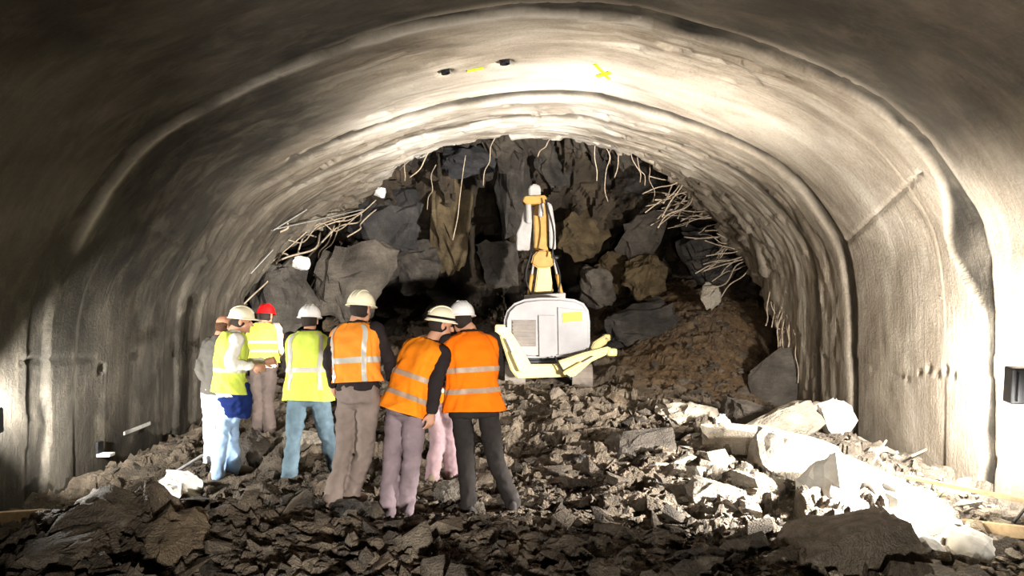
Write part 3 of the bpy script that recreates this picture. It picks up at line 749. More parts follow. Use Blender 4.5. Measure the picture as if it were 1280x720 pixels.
CLEAR = [(30, 600, 205, 690), (960, 628, 1140, 735), (995, 575, 1180, 690), (935, 535, 1060, 612), (870, 530, 970, 570)]   # where the named slabs lie open
for i in order:
    L, x, y = cand[i]; z = cz_[i]
    zone = zone_of(x, y)
    if L > 0.12 and any((x - fx) ** 2 + (y + 0.1 - fy) ** 2 < (0.12 + L * 0.6) ** 2 for fx, fy in FEET): L *= 0.3
    vi = random.randrange(len(variants))
    size = Vector((L * random.uniform(0.8, 1.3), L * random.uniform(0.6, 1.0), L * random.uniform(0.22, 0.6)))
    rot = Euler((random.gauss(0, 0.38), random.gauss(0, 0.38), random.uniform(0, 6.28)))
    loc = Vector((x, y, z + size.z * 0.22))
    fpx = CX + x / y * F; fpy = HY + (CZ - z) / y * F
    if L > 0.07 and any(a0_ < fpx < b0_ and c0 < fpy < d0_ for a0_, c0, b0_, d0_ in CLEAR): L *= 0.35; size *= 0.35
    if n_big < 285 and L > 0.08:
        o = bpy.data.objects.new('stone_fragment', variant_mesh(vi, zone)); COL.objects.link(o)
        o.location = loc; o.rotation_euler = rot; o.scale = size
        frags.append((o, zone, L / y)); n_big += 1
    else:
        st = stuff['pale_rubble' if zone == 'heap' else 'rubble']
        V = variants[vi][0] * np.array(size) @ np.array(rot.to_matrix()).T + np.array(loc)
        st['V'].append(V); st['F'] += [tuple(j + st['o'] for j in f) for f in variants[vi][1]]; st['o'] += len(V)
for nm, lb, mt in (('rubble', 'small grey-brown broken stones strewn over the tunnel floor', 'rubble'), ('pale_rubble', 'small pale broken stones filling the floodlit heap at the right', 'pale_rock')):
    rub = mk(nm, np.vstack(stuff[nm]['V']), stuff[nm]['F'], M[mt]); tag(rub, lb, 'rubble', None, 'stuff')
# each of the larger stones is told apart by the landmark it lies beside, the side and its rank by size there
LM = [('the bright-orange worker', 612, 640), ('the black-banded helmet worker', 495, 648), ('the faded-orange worker', 426, 636), ('the blue-jeaned worker', 388, 600),
      ('the leftmost helmeted worker', 280, 598), ('the red-helmeted worker', 330, 545), ('the demolition machine', 690, 484), ('the brown-grey boulder', 1050, 690),
      ('the long brown left rock', 120, 640), ('the broad glaring slab', 1070, 620), ('the rounded white wall stone', 1212, 700), ('the large smooth pale slab', 997, 573),
      ('the pale curved slab', 920, 552), ('the flat grey slab', 796, 562), ('the white-topped block', 1045, 535), ('the standing concrete slab', 970, 490),
      ('the sloping brown rock', 235, 680), ('the bright steel rod', 216, 592), ('the shadow-edge pale slab', 892, 626), ('the dark rounded stone', 727, 580)]
ADJ = {'front': 'dark', 'heap': 'pale', 'slope': 'grey', 'left': 'greyish', 'earth': 'brown'}
ORD = ['largest', 'second largest', 'third largest', 'fourth largest', 'fifth largest', 'sixth largest', 'seventh largest', 'eighth largest', 'ninth largest', 'tenth largest', 'eleventh largest', 'twelfth largest', 'thirteenth largest', 'fourteenth largest', 'fifteenth largest', 'sixteenth largest', 'seventeenth largest', 'eighteenth largest', 'nineteenth largest', 'twentieth largest']
cells = {}
for (o, zone, L) in frags:
    px = CX + o.location.x / o.location.y * F; py = HY + (CZ - o.location.z) / o.location.y * F
    nm, lx, ly = min(LM, key=lambda q: (q[1] - px) ** 2 + 2.5 * (q[2] - py) ** 2)
    dx, dy = px - lx, (py - ly) * 1.5
    side = ('to the left of' if dx < 0 else 'to the right of') if abs(dx) > abs(dy) else ('just in front of' if dy > 0 else 'just behind')
    cells.setdefault((ADJ[zone], side, nm), []).append((L, o, zone))
for (adj, side, nm), lst in cells.items():
    lst.sort(key=lambda q: -q[0])
    for k, (L, o, zone) in enumerate(lst):
        tag(o, ('only ' if len(lst) == 1 else ORD[k] + ' ' if k < 20 else 'lesser ') + adj + ' loose stone ' + side + ' ' + nm, 'stone', ZL[zone][1])

# ------------------------------------------------------------------ torn rebar and wires (parts of the lining)
def rebar(parent, pts, r=0.009, n=6, name='rebar'):
    V, Fc = tube(pts, r, n, 4, round_ends=False)
    return mk(name, V, Fc, M['steel'], parent, smooth=True)
rr = random.Random(3)
def bent(px0, py0, px1, py1, d0, d1, sag=0.1, k=3):
    a, b = P(px0, py0, d0), P(px1, py1, d1)
    L = np.linalg.norm(b - a); out = [a]
    for j in range(1, k + 1):
        t = j / (k + 1)
        out.append(a * (1 - t) + b * t + np.array([rr.gauss(0, 1), rr.gauss(0, 0.6), rr.gauss(0, 1)]) * sag * L)
    out.append(b); return out
hang = [((744, 182), (746, 226)), ((752, 182), (760, 252)), ((776, 192), (768, 222)), ((788, 192), (800, 228)), ((796, 196), (806, 232)), ((812, 205), (816, 252)), ((764, 184), (762, 205)),
        ((535, 186), (500, 212)), ((548, 182), (512, 222)), ((600, 176), (566, 178)), ((620, 176), (604, 232)), ((505, 204), (506, 226)), ((690, 176), (672, 196)), ((582, 200), (566, 300)), ((545, 212), (534, 262))]
for (a, b) in hang:
    dd = pix_to_lining(*a)[1]
    rebar(ceiling, bent(a[0], a[1] - 6, b[0], b[1], dd + 0.05, dd + rr.uniform(0.1, 0.6), 0.03), rr.uniform(0.007, 0.012))
for k in range(52):
    t = rr.random()
    ax = 838 + 100 * t; ay = 218 + 118 * t + rr.uniform(-6, 10)
    dd = min(pix_to_lining(ax, ay)[1], 15)
    L = rr.uniform(20, 62); an = rr.gauss(math.pi + 0.2, 0.75)
    rebar(ceiling, bent(ax + 8, ay - 4, ax + math.cos(an) * L, ay - math.sin(an) * L * 0.8 + 8, dd, dd - rr.uniform(-0.3, 0.7), 0.04, 2), rr.uniform(0.008, 0.014))
for k in range(14):
    t = k / 13
    ax = 962 + 26 * t + rr.uniform(-4, 4); ay = 352 + 60 * t
    dd = min(pix_to_lining(ax, ay)[1], 15) - 0.1
    rebar(wall_right, bent(ax, ay, ax + rr.uniform(-8, 18), ay + rr.uniform(40, 110), dd, dd - 0.3, 0.05), rr.uniform(0.007, 0.013))
lw = [((470, 250), (392, 288)), ((462, 258), (360, 300)), ((455, 262), (330, 336)), ((452, 262), (405, 300)), ((418, 282), (388, 360)), ((425, 278), (392, 345)), ((470, 262), (434, 296)),
      ((400, 290), (320, 352)), ((395, 296), (345, 330)), ((368, 340), (338, 368)), ((350, 330), (305, 380)), ((376, 262), (350, 290)), ((415, 288), (372, 336)), ((436, 268), (372, 284)), ((330, 332), (312, 356))]
for (a, b) in lw:
    da = min(pix_to_lining(*a)[1], 14.6); db = min(pix_to_lining(*b)[1], 14.2)
    rebar(ceiling if a[1] < 300 else wall_left, bent(a[0], a[1], b[0], b[1], da - 0.05, db - 0.12, 0.05), rr.uniform(0.009, 0.02))
# flat strips of torn sheet in the left shoulder
for (a, b, wd) in (((452, 262), (344, 286), 0.10), ((382, 262), (340, 288), 0.09), ((340, 312), (312, 342), 0.08)):
    da = min(pix_to_lining(*a)[1], 14.2) - 0.12; db = min(pix_to_lining(*b)[1], 14.2) - 0.15
    V, Fc = beam(P(*a, da), P(*b, db), wd, 0.015)
    mk('torn_strip', V, Fc, M['bare_steel'], ceiling)
# drill holes in the vault, a black liner standing in for the shade inside
for (x, y, r_) in ((557, 91, 0.052), (631, 79, 0.06)):
    q = pix_to_lining(x, y); p = lining_point(q[0], q[1] , 0)
    n_ = np.array([np.interp(q[0], S, NX), 0, np.interp(q[0], S, NZ)]); p0 = np.array([np.interp(q[0], S, PX) * W, q[1], np.interp(q[0], S, PZ) * W + CZ])
    t_ = np.array([0, 1.0, 0]); b_ = np.cross(n_, t_)
    V, Fc = loft(np.array([p0 + n_ * z for z in (0.10, -0.012, -0.012, 0.09)]), t_, b_, [r_, r_, r_ * 0.85, r_ * 0.8], [r_, r_, r_ * 0.85, r_ * 0.8], 16)
    mk('drill_hole', V, Fc, M['black'], ceiling)
# anchor pins, sprayed marks
def pin(parent, a, b, r, lift):
    p = lining_at(*a, 0.0); q = P(*b, p[1] - lift)
    mk('anchor_pin', *tube([p, q], r, 8), M['steel'], parent, smooth=True)
pin(wall_right, (1176, 371), (1205, 392), 0.012, 0.30)
pin(wall_right, (1158, 562), (1140, 570), 0.015, 0.15)
def paint(parent, a, b, wd):
    n = 8; L = []
    for t in np.linspace(0, 1, n):
        L.append(lining_at(a[0] + (b[0] - a[0]) * t, a[1] + (b[1] - a[1]) * t, 0.014))
    L = np.array(L); T = np.gradient(L, axis=0)
    V = []
    for p, t in zip(L, T):
        o = nrm(np.array([p[0], 0, p[2] - CZ])); s = nrm(np.cross(t, o)) * wd / 2
        V += [p - s, p + s, p + s + o * 0.012, p - s + o * 0.012]
    Fc = [tuple(f) for f in grid_faces(n, 4, True)] + [(0, 1, 2, 3), tuple(4 * n - 4 + i for i in (3, 2, 1, 0))]
    mk('paint_stroke', V, Fc, M['paint'], parent)
paint(ceiling, (744, 80), (761, 98), 0.05); paint(ceiling, (763, 90), (746, 95), 0.05)
paint(ceiling, (584, 88), (604, 84), 0.05)

# ------------------------------------------------------------------ loose timber, rods and wall fittings
def stick(name, label, cat, a, da, b, db, wd, ht, mat, round_=False):
    p, q = P(*a, da), P(*b, db)
    if round_: V, Fc = tube([p, (p + q) / 2, q], wd / 2, 10)
    else: V, Fc = beam(p, q, wd, ht)
    o = mk(name, V, Fc, mat, None, loc=tuple((p + q) / 2), smooth=round_)
    return tag(o, label, cat)
stick('plank', 'broad timber plank running out of the heap along the right wall', 'plank', (1172, 652), 6.6, (1300, 668), 5.75, 0.05, 0.10, M['wood'])
stick('lath', 'thin pale lath above the broad plank at the right wall', 'plank', (1132, 596), 7.0, (1310, 632), 5.9, 0.03, 0.04, M['wood'])
stick('plank', 'timber board along the foot of the left wall', 'plank', (-30, 650), 6.2, (56, 644), 6.5, 0.05, 0.11, M['wood'])
stick('steel_rod', 'bright steel rod leaning on the rubble by the left wall', 'rod', (184, 612), 7.3, (252, 570), 7.9, 0.035, 0.03, M['bare_steel'], True)
stick('splinter', 'upright wood splinter standing behind the white heap, leaning right', 'wood', (1090, 580), 7.3, (1108, 550), 7.4, 0.02, 0.015, M['wood'])
stick('splinter', 'short wood splinter crossing the leaning one behind the white heap', 'wood', (1104, 582), 7.2, (1092, 562), 7.3, 0.02, 0.015, M['wood'])
stick('lath', 'short grey stick poking out of the white heap towards the wall', 'wood', (1150, 628), 6.6, (1190, 608), 6.8, 0.025, 0.02, M['wood'])
stick('concrete_strip', 'straight pale concrete strip lying towards the white-topped block', 'concrete', (975, 528), 9.2, (1024, 506), 9.5, 0.09, 0.09, M['pale_rock'])
br = empty('small_bracket', tuple(lining_at(122, 570, 0.0)))
b0 = lining_at(122, 566, 0.02)
mk('plate', *box(b0 + np.array([0, 0, 0.06]), (0.03, 0.12, 0.13), bevel=0.005), M['black'], br)
mk('shelf', *box(b0 + np.array([0.07, 0, -0.02]), (0.15, 0.12, 0.035), bevel=0.006), M['plaster'], br)
tag(br, 'small white bracket fixed to the dark left wall', 'bracket')
pa_, pb_ = lining_at(154, 542, 0.012), lining_at(186, 529, 0.012)
tag(mk('metal_strip', *beam(pa_, pb_, 0.02, 0.045, up=(0, 0, 1)), M['bare_steel'], None, loc=tuple((pa_ + pb_) / 2)), 'short bright metal strip stuck on the dark left wall', 'strip')

# ------------------------------------------------------------------ floodlights
def lamp_glass(strength):
    m, nt, b = mat_base('lamp_glass', 0.2)
    b.inputs['Base Color'].default_value = (1, 1, 1, 1); b.inputs['Emission Color'].default_value = (1, 0.96, 0.88, 1); b.inputs['Emission Strength'].default_value = strength
    return m
def flood_fixture(key, label):
    loc, aim, watt, size, col = FLOODS_AND_FILL[key][:5]
    aim = nrm(FACES[key]); loc = np.array(loc)
    g = gz(loc[0] * 0.97, loc[1])
    root = empty('floodlight', (loc[0], loc[1], g))
    s = nrm(np.cross(aim, [0, 0, 1])); u = np.cross(s, aim)
    R = np.stack([s, aim, u])
    def pt(V): return V @ R + loc
    Wd, Ht = size[0] + 0.06, size[1] + 0.06
    V, Fc = box((0, -0.06, 0), (Wd, 0.13, Ht), bevel=0.012); mk('housing', pt(V), Fc, M['black'], root)
    V, Fc = box((0, 0.012, 0), (size[0], 0.01, size[1]), bevel=0.002); mk('glass', pt(V), Fc, lamp_glass({'right': 40, 'heap': 30, 'left': 40}[key]), root)
    for k in range(5):
        V, Fc = box((-Wd / 2 + Wd * (k + 0.5) / 5, -0.14, 0), (0.012, 0.04, Ht * 0.8)); mk('cooling_fin', pt(V), Fc, M['black'], root)
    mk('post', *tube([loc - aim * 0.06 - np.array([0, 0, Ht / 2 - 0.02]), np.array([loc[0], loc[1], g + 0.02]) - aim * 0.06], 0.018, 8), M['black'], root, smooth=True)
    for a in (0.3, 2.4, 4.5):
        c = np.array([loc[0], loc[1], g + 0.3]) - aim * 0.06
        e = c + np.array([math.cos(a) * 0.16, math.sin(a) * 0.2, -0.3])
        mk('stand_leg', *tube([c, e], 0.012, 6), M['black'], root, smooth=True)
    tag(root, label, 'floodlight')
flood_fixture('right', 'black floodlight glaring at the right wall, cut by the picture edge')
flood_fixture('heap', 'lower black floodlight aimed down at the white heap by the right wall')
flood_fixture('left', 'small floodlight glowing against the left wall, cut by the picture edge')

# ------------------------------------------------------------------ demolition machine
M['hood'] = simple('grey_white_paint', srgb(126, 123, 123), 0.45, var=0.12, scale=5, bmp=0.05)
M['cream'] = simple('cream_yellow_paint', srgb(196, 178, 118), 0.5, var=0.15, scale=6, bmp=0.05)
M['ochre'] = simple('ochre_paint', srgb(158, 120, 56), 0.5, var=0.25, scale=6, bmp=0.05)
M['grille'] = simple('grey_grille', srgb(104, 96, 90), 0.7, var=0.2)
M['sticker'] = simple('yellow_sticker', srgb(220, 200, 40), 0.5, var=0.05, bmp=0)
M['rubber'] = simple('dusty_track', srgb(120, 110, 100), 0.85, var=0.3)
M['light_metal'] = simple('light_metal', srgb(146, 141, 137), 0.5, var=0.2)
D0 = 11.6; s0 = D0 / F
base_p = P(684, 480, 12.2)
mach = empty('demolition_machine', (base_p[0], base_p[1], base_p[2]))
tag(mach, 'grey and cream demolition machine with raised arm and spread outriggers', 'machine')
def prism(poly, d0, d1, bevel, seg=3):
    """pixel outline (at depth d0) made solid from d0 to d1"""
    bm = bmesh.new()
    pts = [P(x, y, d0) for x, y in poly]
    f = bm.faces.new([bm.verts.new(tuple(p)) for p in pts])
    r = bmesh.ops.extrude_face_region(bm, geom=[f])
    for v in r['geom']:
        if isinstance(v, bmesh.types.BMVert): v.co.y += d1 - d0
    bmesh.ops.recalc_face_normals(bm, faces=bm.faces)
    if bevel: bmesh.ops.bevel(bm, geom=[e for e in bm.edges if len(e.link_faces) == 2 and e.calc_face_angle(0) > 0.6], offset=bevel, segments=seg, affect='EDGES')
    V = np.array([tuple(v.co) for v in bm.verts]); bm.verts.index_update(); Fc = [tuple(v.index for v in f.verts) for f in bm.faces]
    bm.free(); return V, Fc
hood_poly = [(634, 446), (630, 428), (630, 400), (634, 388), (643, 379), (656, 374), (675, 372), (700, 372), (718, 374), (730, 379), (736, 388), (738, 402), (738, 430), (734, 443), (700, 447), (665, 448)]
hood = mk('hood', *prism(hood_poly, 11.6, 13.0, 0.05), M['hood'], mach)
mk('rear_panel', *prism([(673, 394), (694, 394), (695, 446), (674, 446)], 11.575, 11.62, 0.006, 1), M['hood'], mach)
mk('rear_panel', *prism([(697, 384), (732, 388), (735, 400), (735, 434), (698, 444)], 11.580, 11.62, 0.006, 1), M['hood'], mach)
gp = mk('grille', *prism([(640, 400), (670, 400), (670, 433), (648, 433), (640, 420)], 11.585, 11.62, 0.004, 1), M['grille'], mach)
for k in range(7):
    y = 402.5 + k * 4.5
    mk('grille_slat', *prism([(641.5, y), (669, y), (669, y + 1.6), (641.5, y + 1.6)], 11.565, 11.60, 0), M['grille'], gp)
mk('sticker', *prism([(703, 391), (727, 389.5), (728, 401), (704, 403)], 11.57, 11.59, 0), M['sticker'], mach)
mk('exhaust', *box(P(684, 383, 11.75), (0.16, 0.2, 0.16), bevel=0.03), M['grille'], mach)
mk('undercarriage', *prism([(650, 449), (728, 447), (726, 470), (650, 472)], 11.75, 13.2, 0.03), M['black'], mach)
mk('rear_beam', *prism([(648, 456), (706, 455), (712, 471), (650, 473)], 11.45, 11.70, 0.02), M['cream'], mach)
def track(x0, x1):
    # stadium-shaped belt along y
    ycs = (11.75, 13.2); zc = P(0, 470, 11.75)[2]; r = 0.17; V = []; n = 10
    out = [(ycs[0] - r * math.sin(t), zc + r * math.cos(t)) for t in np.linspace(0, math.pi, n)] + [(ycs[1] + r * math.sin(t), zc - r * math.cos(t)) for t in np.linspace(0, math.pi, n)]
    Y_ = np.array(out); m = len(out)
    xa, xb = (x0 - CX) * s0, (x1 - CX) * s0
    V = [(xa, y, z) for y, z in out] + [(xb, y, z) for y, z in out]
    Fc = [(i, (i + 1) % m, m + (i + 1) % m, m + i) for i in range(m)] + [tuple(range(m - 1, -1, -1)), tuple(range(m, 2 * m))]
    t = mk('track', V, Fc, M['rubber'], mach)
    for i in range(0, m):
        y, z = out[i]; y2, z2 = out[(i + 1) % m]
        for q in ((0.5,) if abs(y2 - y) < 0.3 else (0.08, 0.25, 0.42, 0.58, 0.75, 0.92)):
            c = ((xa + xb) / 2, y + (y2 - y) * q, z + (z2 - z) * q)
            mk('track_pad', *box(c, (xb - xa + 0.02, 0.09, 0.05), (math.atan2(z2 - z, y2 - y), 0, 0)), M['rubber'], t)
track(632, 656); track(716, 740)
def outrigger(poly, d, th, foot, fr):
    o = mk('outrigger', *prism(poly, d, d + th, 0.02), M['cream'], mach)
    mk('outrigger_foot', *box(P(*foot, d + th / 2), fr, bevel=0.03), M['cream'], o)
    return o
lo_ = outrigger([(622, 412), (632, 408), (642, 420), (664, 456), (662, 472), (646, 473), (638, 462)], 11.35, 0.22, (625, 412), (0.16, 0.26, 0.16))
outrigger([(697, 452), (730, 441), (762, 433), (766, 440), (740, 452), (718, 471), (708, 472)], 11.35, 0.22, (764, 440), (0.16, 0.24, 0.12))
outrigger([(738, 436), (742, 428), (756, 419), (762, 423), (758, 430), (746, 438)], 12.6, 0.2, (758, 422), (0.12, 0.2, 0.12))
outrigger([(622, 470), (630, 465), (650, 468), (650, 476), (626, 480)], 12.9, 0.2, (626, 476), (0.14, 0.2, 0.12))
for (a, b, d) in (((650, 462), (633, 424), 11.30), ((706, 466), (742, 446), 11.30)):
    p, q = P(*a, d), P(*b, d); m_ = p * 0.45 + q * 0.55
    mk('hydraulic_cylinder', *tube([p, m_], 0.035, 10, smooth_path=False), M['cream'], mach, smooth=True)
    mk('piston_rod', *tube([m_, q], 0.018, 8, smooth_path=False), M['light_metal'], mach, smooth=True)
mk('hose', *tube([P(694, 446, 11.5), P(698, 455, 11.35), P(706, 466, 11.3), P(714, 474, 11.35)], 0.014, 8), M['black'], mach, smooth=True)
# arm
mk('light_bar', *prism([(655, 369), (707, 366), (707, 375), (655, 378)], 12.5, 12.62, 0.012, 1), M['light_metal'], mach)
mk('arm_bracket', *prism([(664, 368), (698, 367), (692, 382), (670, 382)], 12.62, 13.0, 0.02), M['ochre'], mach)
la = mk('lower_arm', *prism([(668, 366), (672, 336), (674, 318), (686, 318), (688, 336), (692, 366)], 12.85, 13.1, 0.02), M['cream'], mach)
for (a, b) in (((661, 368), (668, 322)), ((702, 368), (691, 322))):
    p, q = P(*a, 12.8), P(*b, 12.9); m_ = (p + q) / 2
    mk('hydraulic_cylinder', *tube([p, m_], 0.034, 10, smooth_path=False), M['ochre'], mach, smooth=True)
    mk('piston_rod', *tube([m_, q], 0.02, 8, smooth_path=False), M['light_metal'], mach, smooth=True)
mk('elbow_joint', *prism([(664, 330), (666, 320), (672, 313), (687, 313), (692, 320), (693, 330), (686, 335), (672, 335)], 12.8, 13.2, 0.025), M['ochre'], mach)
mk('joint_pin', *tube([P(661, 322, 13.0), P(696, 322, 13.0)], 0.04, 12, smooth_path=False), M['black'], mach, smooth=True)
mk('upper_arm', *prism([(668, 314), (667, 272), (669, 244), (681, 244), (685, 272), (685, 314)], 13.1, 13.35, 0.02), M['ochre'], mach)
mk('side_plate', *prism([(646, 313), (646, 292), (651, 280), (656, 258), (664, 254), (665, 280), (662, 313)], 13.0, 13.1, 0.015), M['light_metal'], mach)
mk('side_plate', *prism([(687, 310), (686, 270), (684, 252), (690, 256), (694, 282), (695, 312)], 13.0, 13.1, 0.015), M['light_metal'], mach)
mk('hydraulic_cylinder', *tube([P(661, 276, 12.95), P(660, 252, 13.0)], 0.055, 10), M['light_metal'], mach, smooth=True)
mk('hydraulic_cylinder', *tube([P(676, 268, 12.98), P(677, 248, 13.0)], 0.05, 10), M['light_metal'], mach, smooth=True)
mk('cross_head', *prism([(653, 251), (656, 245), (682, 244), (684, 250), (680, 254), (658, 255)], 12.9, 13.3, 0.015), M['ochre'], mach)
mk('arm_tip', *prism([(661, 245), (661, 234), (665, 230), (672, 230), (676, 234), (676, 245)], 12.95, 13.2, 0.02), M['light_metal'], mach)
for (a, m_, b) in (((664, 316), (657, 345), (664, 370)), ((691, 316), (700, 345), (697, 372)), ((682, 250), (692, 290), (690, 322))):
    mk('hose', *tube([P(*a, 12.78), P(*m_, 12.7), P(*b, 12.65)], 0.015, 8), M['black'], mach, smooth=True)

# ------------------------------------------------------------------ people
def cloth(name, col, var=0.2, rough=0.9):
    return simple(name, col, rough, var=var, scale=7, bmp=0.25, bscale=40, spec=0.15)
M['skin'] = simple('skin', srgb(190, 140, 112), 0.6, var=0.1, bmp=0)
M['hair'] = simple('dark_hair', srgb(40, 30, 24), 0.8, var=0.3, bmp=0.6, bscale=120)
M['hair_brown'] = simple('brown_hair', srgb(88, 54, 32), 0.8, var=0.3, bmp=0.6, bscale=120)
M['helmet_white'] = simple('white_helmet', srgb(244, 242, 238), 0.35, var=0.03, bmp=0)
M['helmet_cream'] = simple('cream_helmet', srgb(250, 240, 208), 0.35, var=0.03, bmp=0)
M['helmet_grey'] = simple('grey_helmet', srgb(150, 146, 128), 0.4, var=0.05, bmp=0)
M['helmet_red'] = simple('red_helmet', srgb(222, 24, 26), 0.35, var=0.05, bmp=0)
M['orange'] = cloth('orange_vest', srgb(255, 122, 14), 0.1)
M['orange_faded'] = cloth('faded_orange_vest', srgb(252, 150, 52), 0.15)
M['orange_mid'] = cloth('sunbleached_orange_vest', srgb(255, 140, 26), 0.15)
M['yellow'] = cloth('yellow_vest', srgb(206, 222, 92), 0.15)
M['reflect'] = simple('reflective_tape', srgb(186, 182, 172), 0.4, var=0.12, bmp=0.1)
M['reflect_dull'] = simple('dull_reflective_tape', srgb(176, 150, 128), 0.5, var=0.15, bmp=0.1)
M['jacket_dark'] = cloth('dark_jacket', srgb(42, 36, 36))
M['jacket_grey'] = cloth('grey_jacket', srgb(88, 84, 78))
M['shirt_white'] = cloth('white_shirt', srgb(232, 226, 216), 0.08)
M['shirt_pink'] = cloth('pale_pink_shirt', srgb(232, 194, 178), 0.1)
M['navy'] = cloth('navy_cloth', srgb(24, 40, 92))
M['jeans'] = cloth('blue_jeans', srgb(92, 110, 120), 0.35)
M['jeans_pale'] = cloth('pale_jeans', srgb(160, 188, 220), 0.2)
M['trouser_grey'] = cloth('grey_trousers', srgb(128, 114, 106), 0.2)
M['trouser_mauve'] = cloth('mauve_grey_trousers', srgb(132, 116, 120), 0.2)
M['trouser_brown'] = cloth('brown_grey_trousers', srgb(94, 82, 76), 0.2)
M['trouser_black'] = cloth('black_trousers', srgb(44, 40, 38), 0.2)
M['trouser_pink'] = cloth('dusty_pink_trousers', srgb(138, 114, 116), 0.2)
M['trouser_pale'] = cloth('off_white_trousers', srgb(214, 212, 220), 0.12)
M['boot'] = simple('dusty_boot', srgb(112, 96, 80), 0.8, var=0.3)
M['boot_dark'] = simple('dark_boot', srgb(48, 42, 40), 0.8, var=0.3)
M['eye'] = simple('eye', srgb(60, 45, 38), 0.3, var=0.1, bmp=0)

def frame(yaw, lean_dir=None):
    f = np.array([math.sin(yaw), math.cos(yaw), 0.0]); r = np.array([math.cos(yaw), -math.sin(yaw), 0.0])
    return r, f

TORSO = [(-0.16, .185, .135), (0.0, .180, .130), (0.25, .165, .118), (0.5, .172, .122), (0.7, .190, .125), (0.85, .190, .108), (0.93, .150, .088), (0.985, .085, .068), (1.04, .060, .058)]
def torso_rings(hip, neck, r, hem, grow, k, n):
    up = neck - hip
    t = np.array([q[0] for q in TORSO]); a = np.array([q[1] for q in TORSO]); b = np.array([q[2] for q in TORSO])
    h = np.linspace(hem, 1.01, n)
    A = nrm(r - nrm(up) * np.dot(r, nrm(up))); B = np.cross(nrm(up), A)
    aa = np.interp(h, t, a) * k + grow; bb = np.interp(h, t, b) * k + grow
    # soften the interpolated outline
    for _ in range(2):
        aa[1:-1] = (aa[:-2] + 2 * aa[1:-1] + aa[2:]) / 4; bb[1:-1] = (bb[:-2] + 2 * bb[1:-1] + bb[2:]) / 4
    aa[-3:] = np.minimum(aa[-3:], np.array([.105, .09, .082]) * 1.0 + grow * 0.5); bb[-3:] = np.minimum(bb[-3:], np.array([.09, .082, .078]) + grow * 0.5)
    C = hip[None] + up[None] * h[:, None]
    bow = -0.02 * np.sin(np.clip(h, 0, 1) * np.pi)      # slightly rounded back
    C = C + B[None] * (-bow[:, None]) * (-1)
    return h, C, A, B, aa, bb

def hand_parts(wrist, d, palm_n, curl=0.5, mirror=1):
    d = nrm(d); n = nrm(palm_n - d * np.dot(palm_n, d)); s = np.cross(d, n) * mirror
    parts = [tube([wrist - d * 0.03, wrist + d * 0.015, wrist + d * 0.05, wrist + d * 0.085], [0.024, 0.027, 0.036, 0.034], 12)]
    for j, (o, L) in enumerate(((-0.030, 0.068), (-0.010, 0.078), (0.011, 0.073), (0.031, 0.058))):
        p0 = wrist + d * 0.075 + s * o
        p1 = wrist + d * (0.095 + 0.002 * j) + s * o * 1.1
        c = curl * (1 + 0.15 * j)
        p2 = p1 + (d * math.cos(c) + n * math.sin(c)) * L * 0.5
        p3 = p2 + (d * math.cos(2 * c) + n * math.sin(2 * c)) * L * 0.5
        parts.append(tube([p0, p1, p2, p3], [0.0105, 0.010, 0.0095, 0.008], 8, 3))
    t0 = wrist + d * 0.03 - s * 0.025
    t1 = t0 + d * 0.03 - s * 0.028 + n * 0.012
    t2 = t1 + d * 0.032 - s * 0.006 + n * 0.014
    parts.append(tube([t0, t1, t2], [0.014, 0.012, 0.010], 8, 3))
    return parts

def wrinkle(me, amp, sc, seed, along=None):
    c = get_co(me); n = get_no(me)
    x = c[:, 0] + 0.5 * c[:, 1]; z = c[:, 2]
    wz = z + 0.10 * fbm(x * 4, z * 4, seed + 5, 2)
    r1 = 0.25 - np.abs(fbm(x * sc * 0.8 + wz * sc * 0.7, wz * sc * 1.0 - x * sc * 0.5, seed, 3)) * 1.6
    r2 = 0.25 - np.abs(fbm(x * sc * 1.3 - wz * sc * 0.6, wz * sc * 1.2 + 3.7, seed + 9, 2)) * 1.6
    d = r1 + 0.6 * r2
    set_co(me, c + n * (d * amp)[:, None])

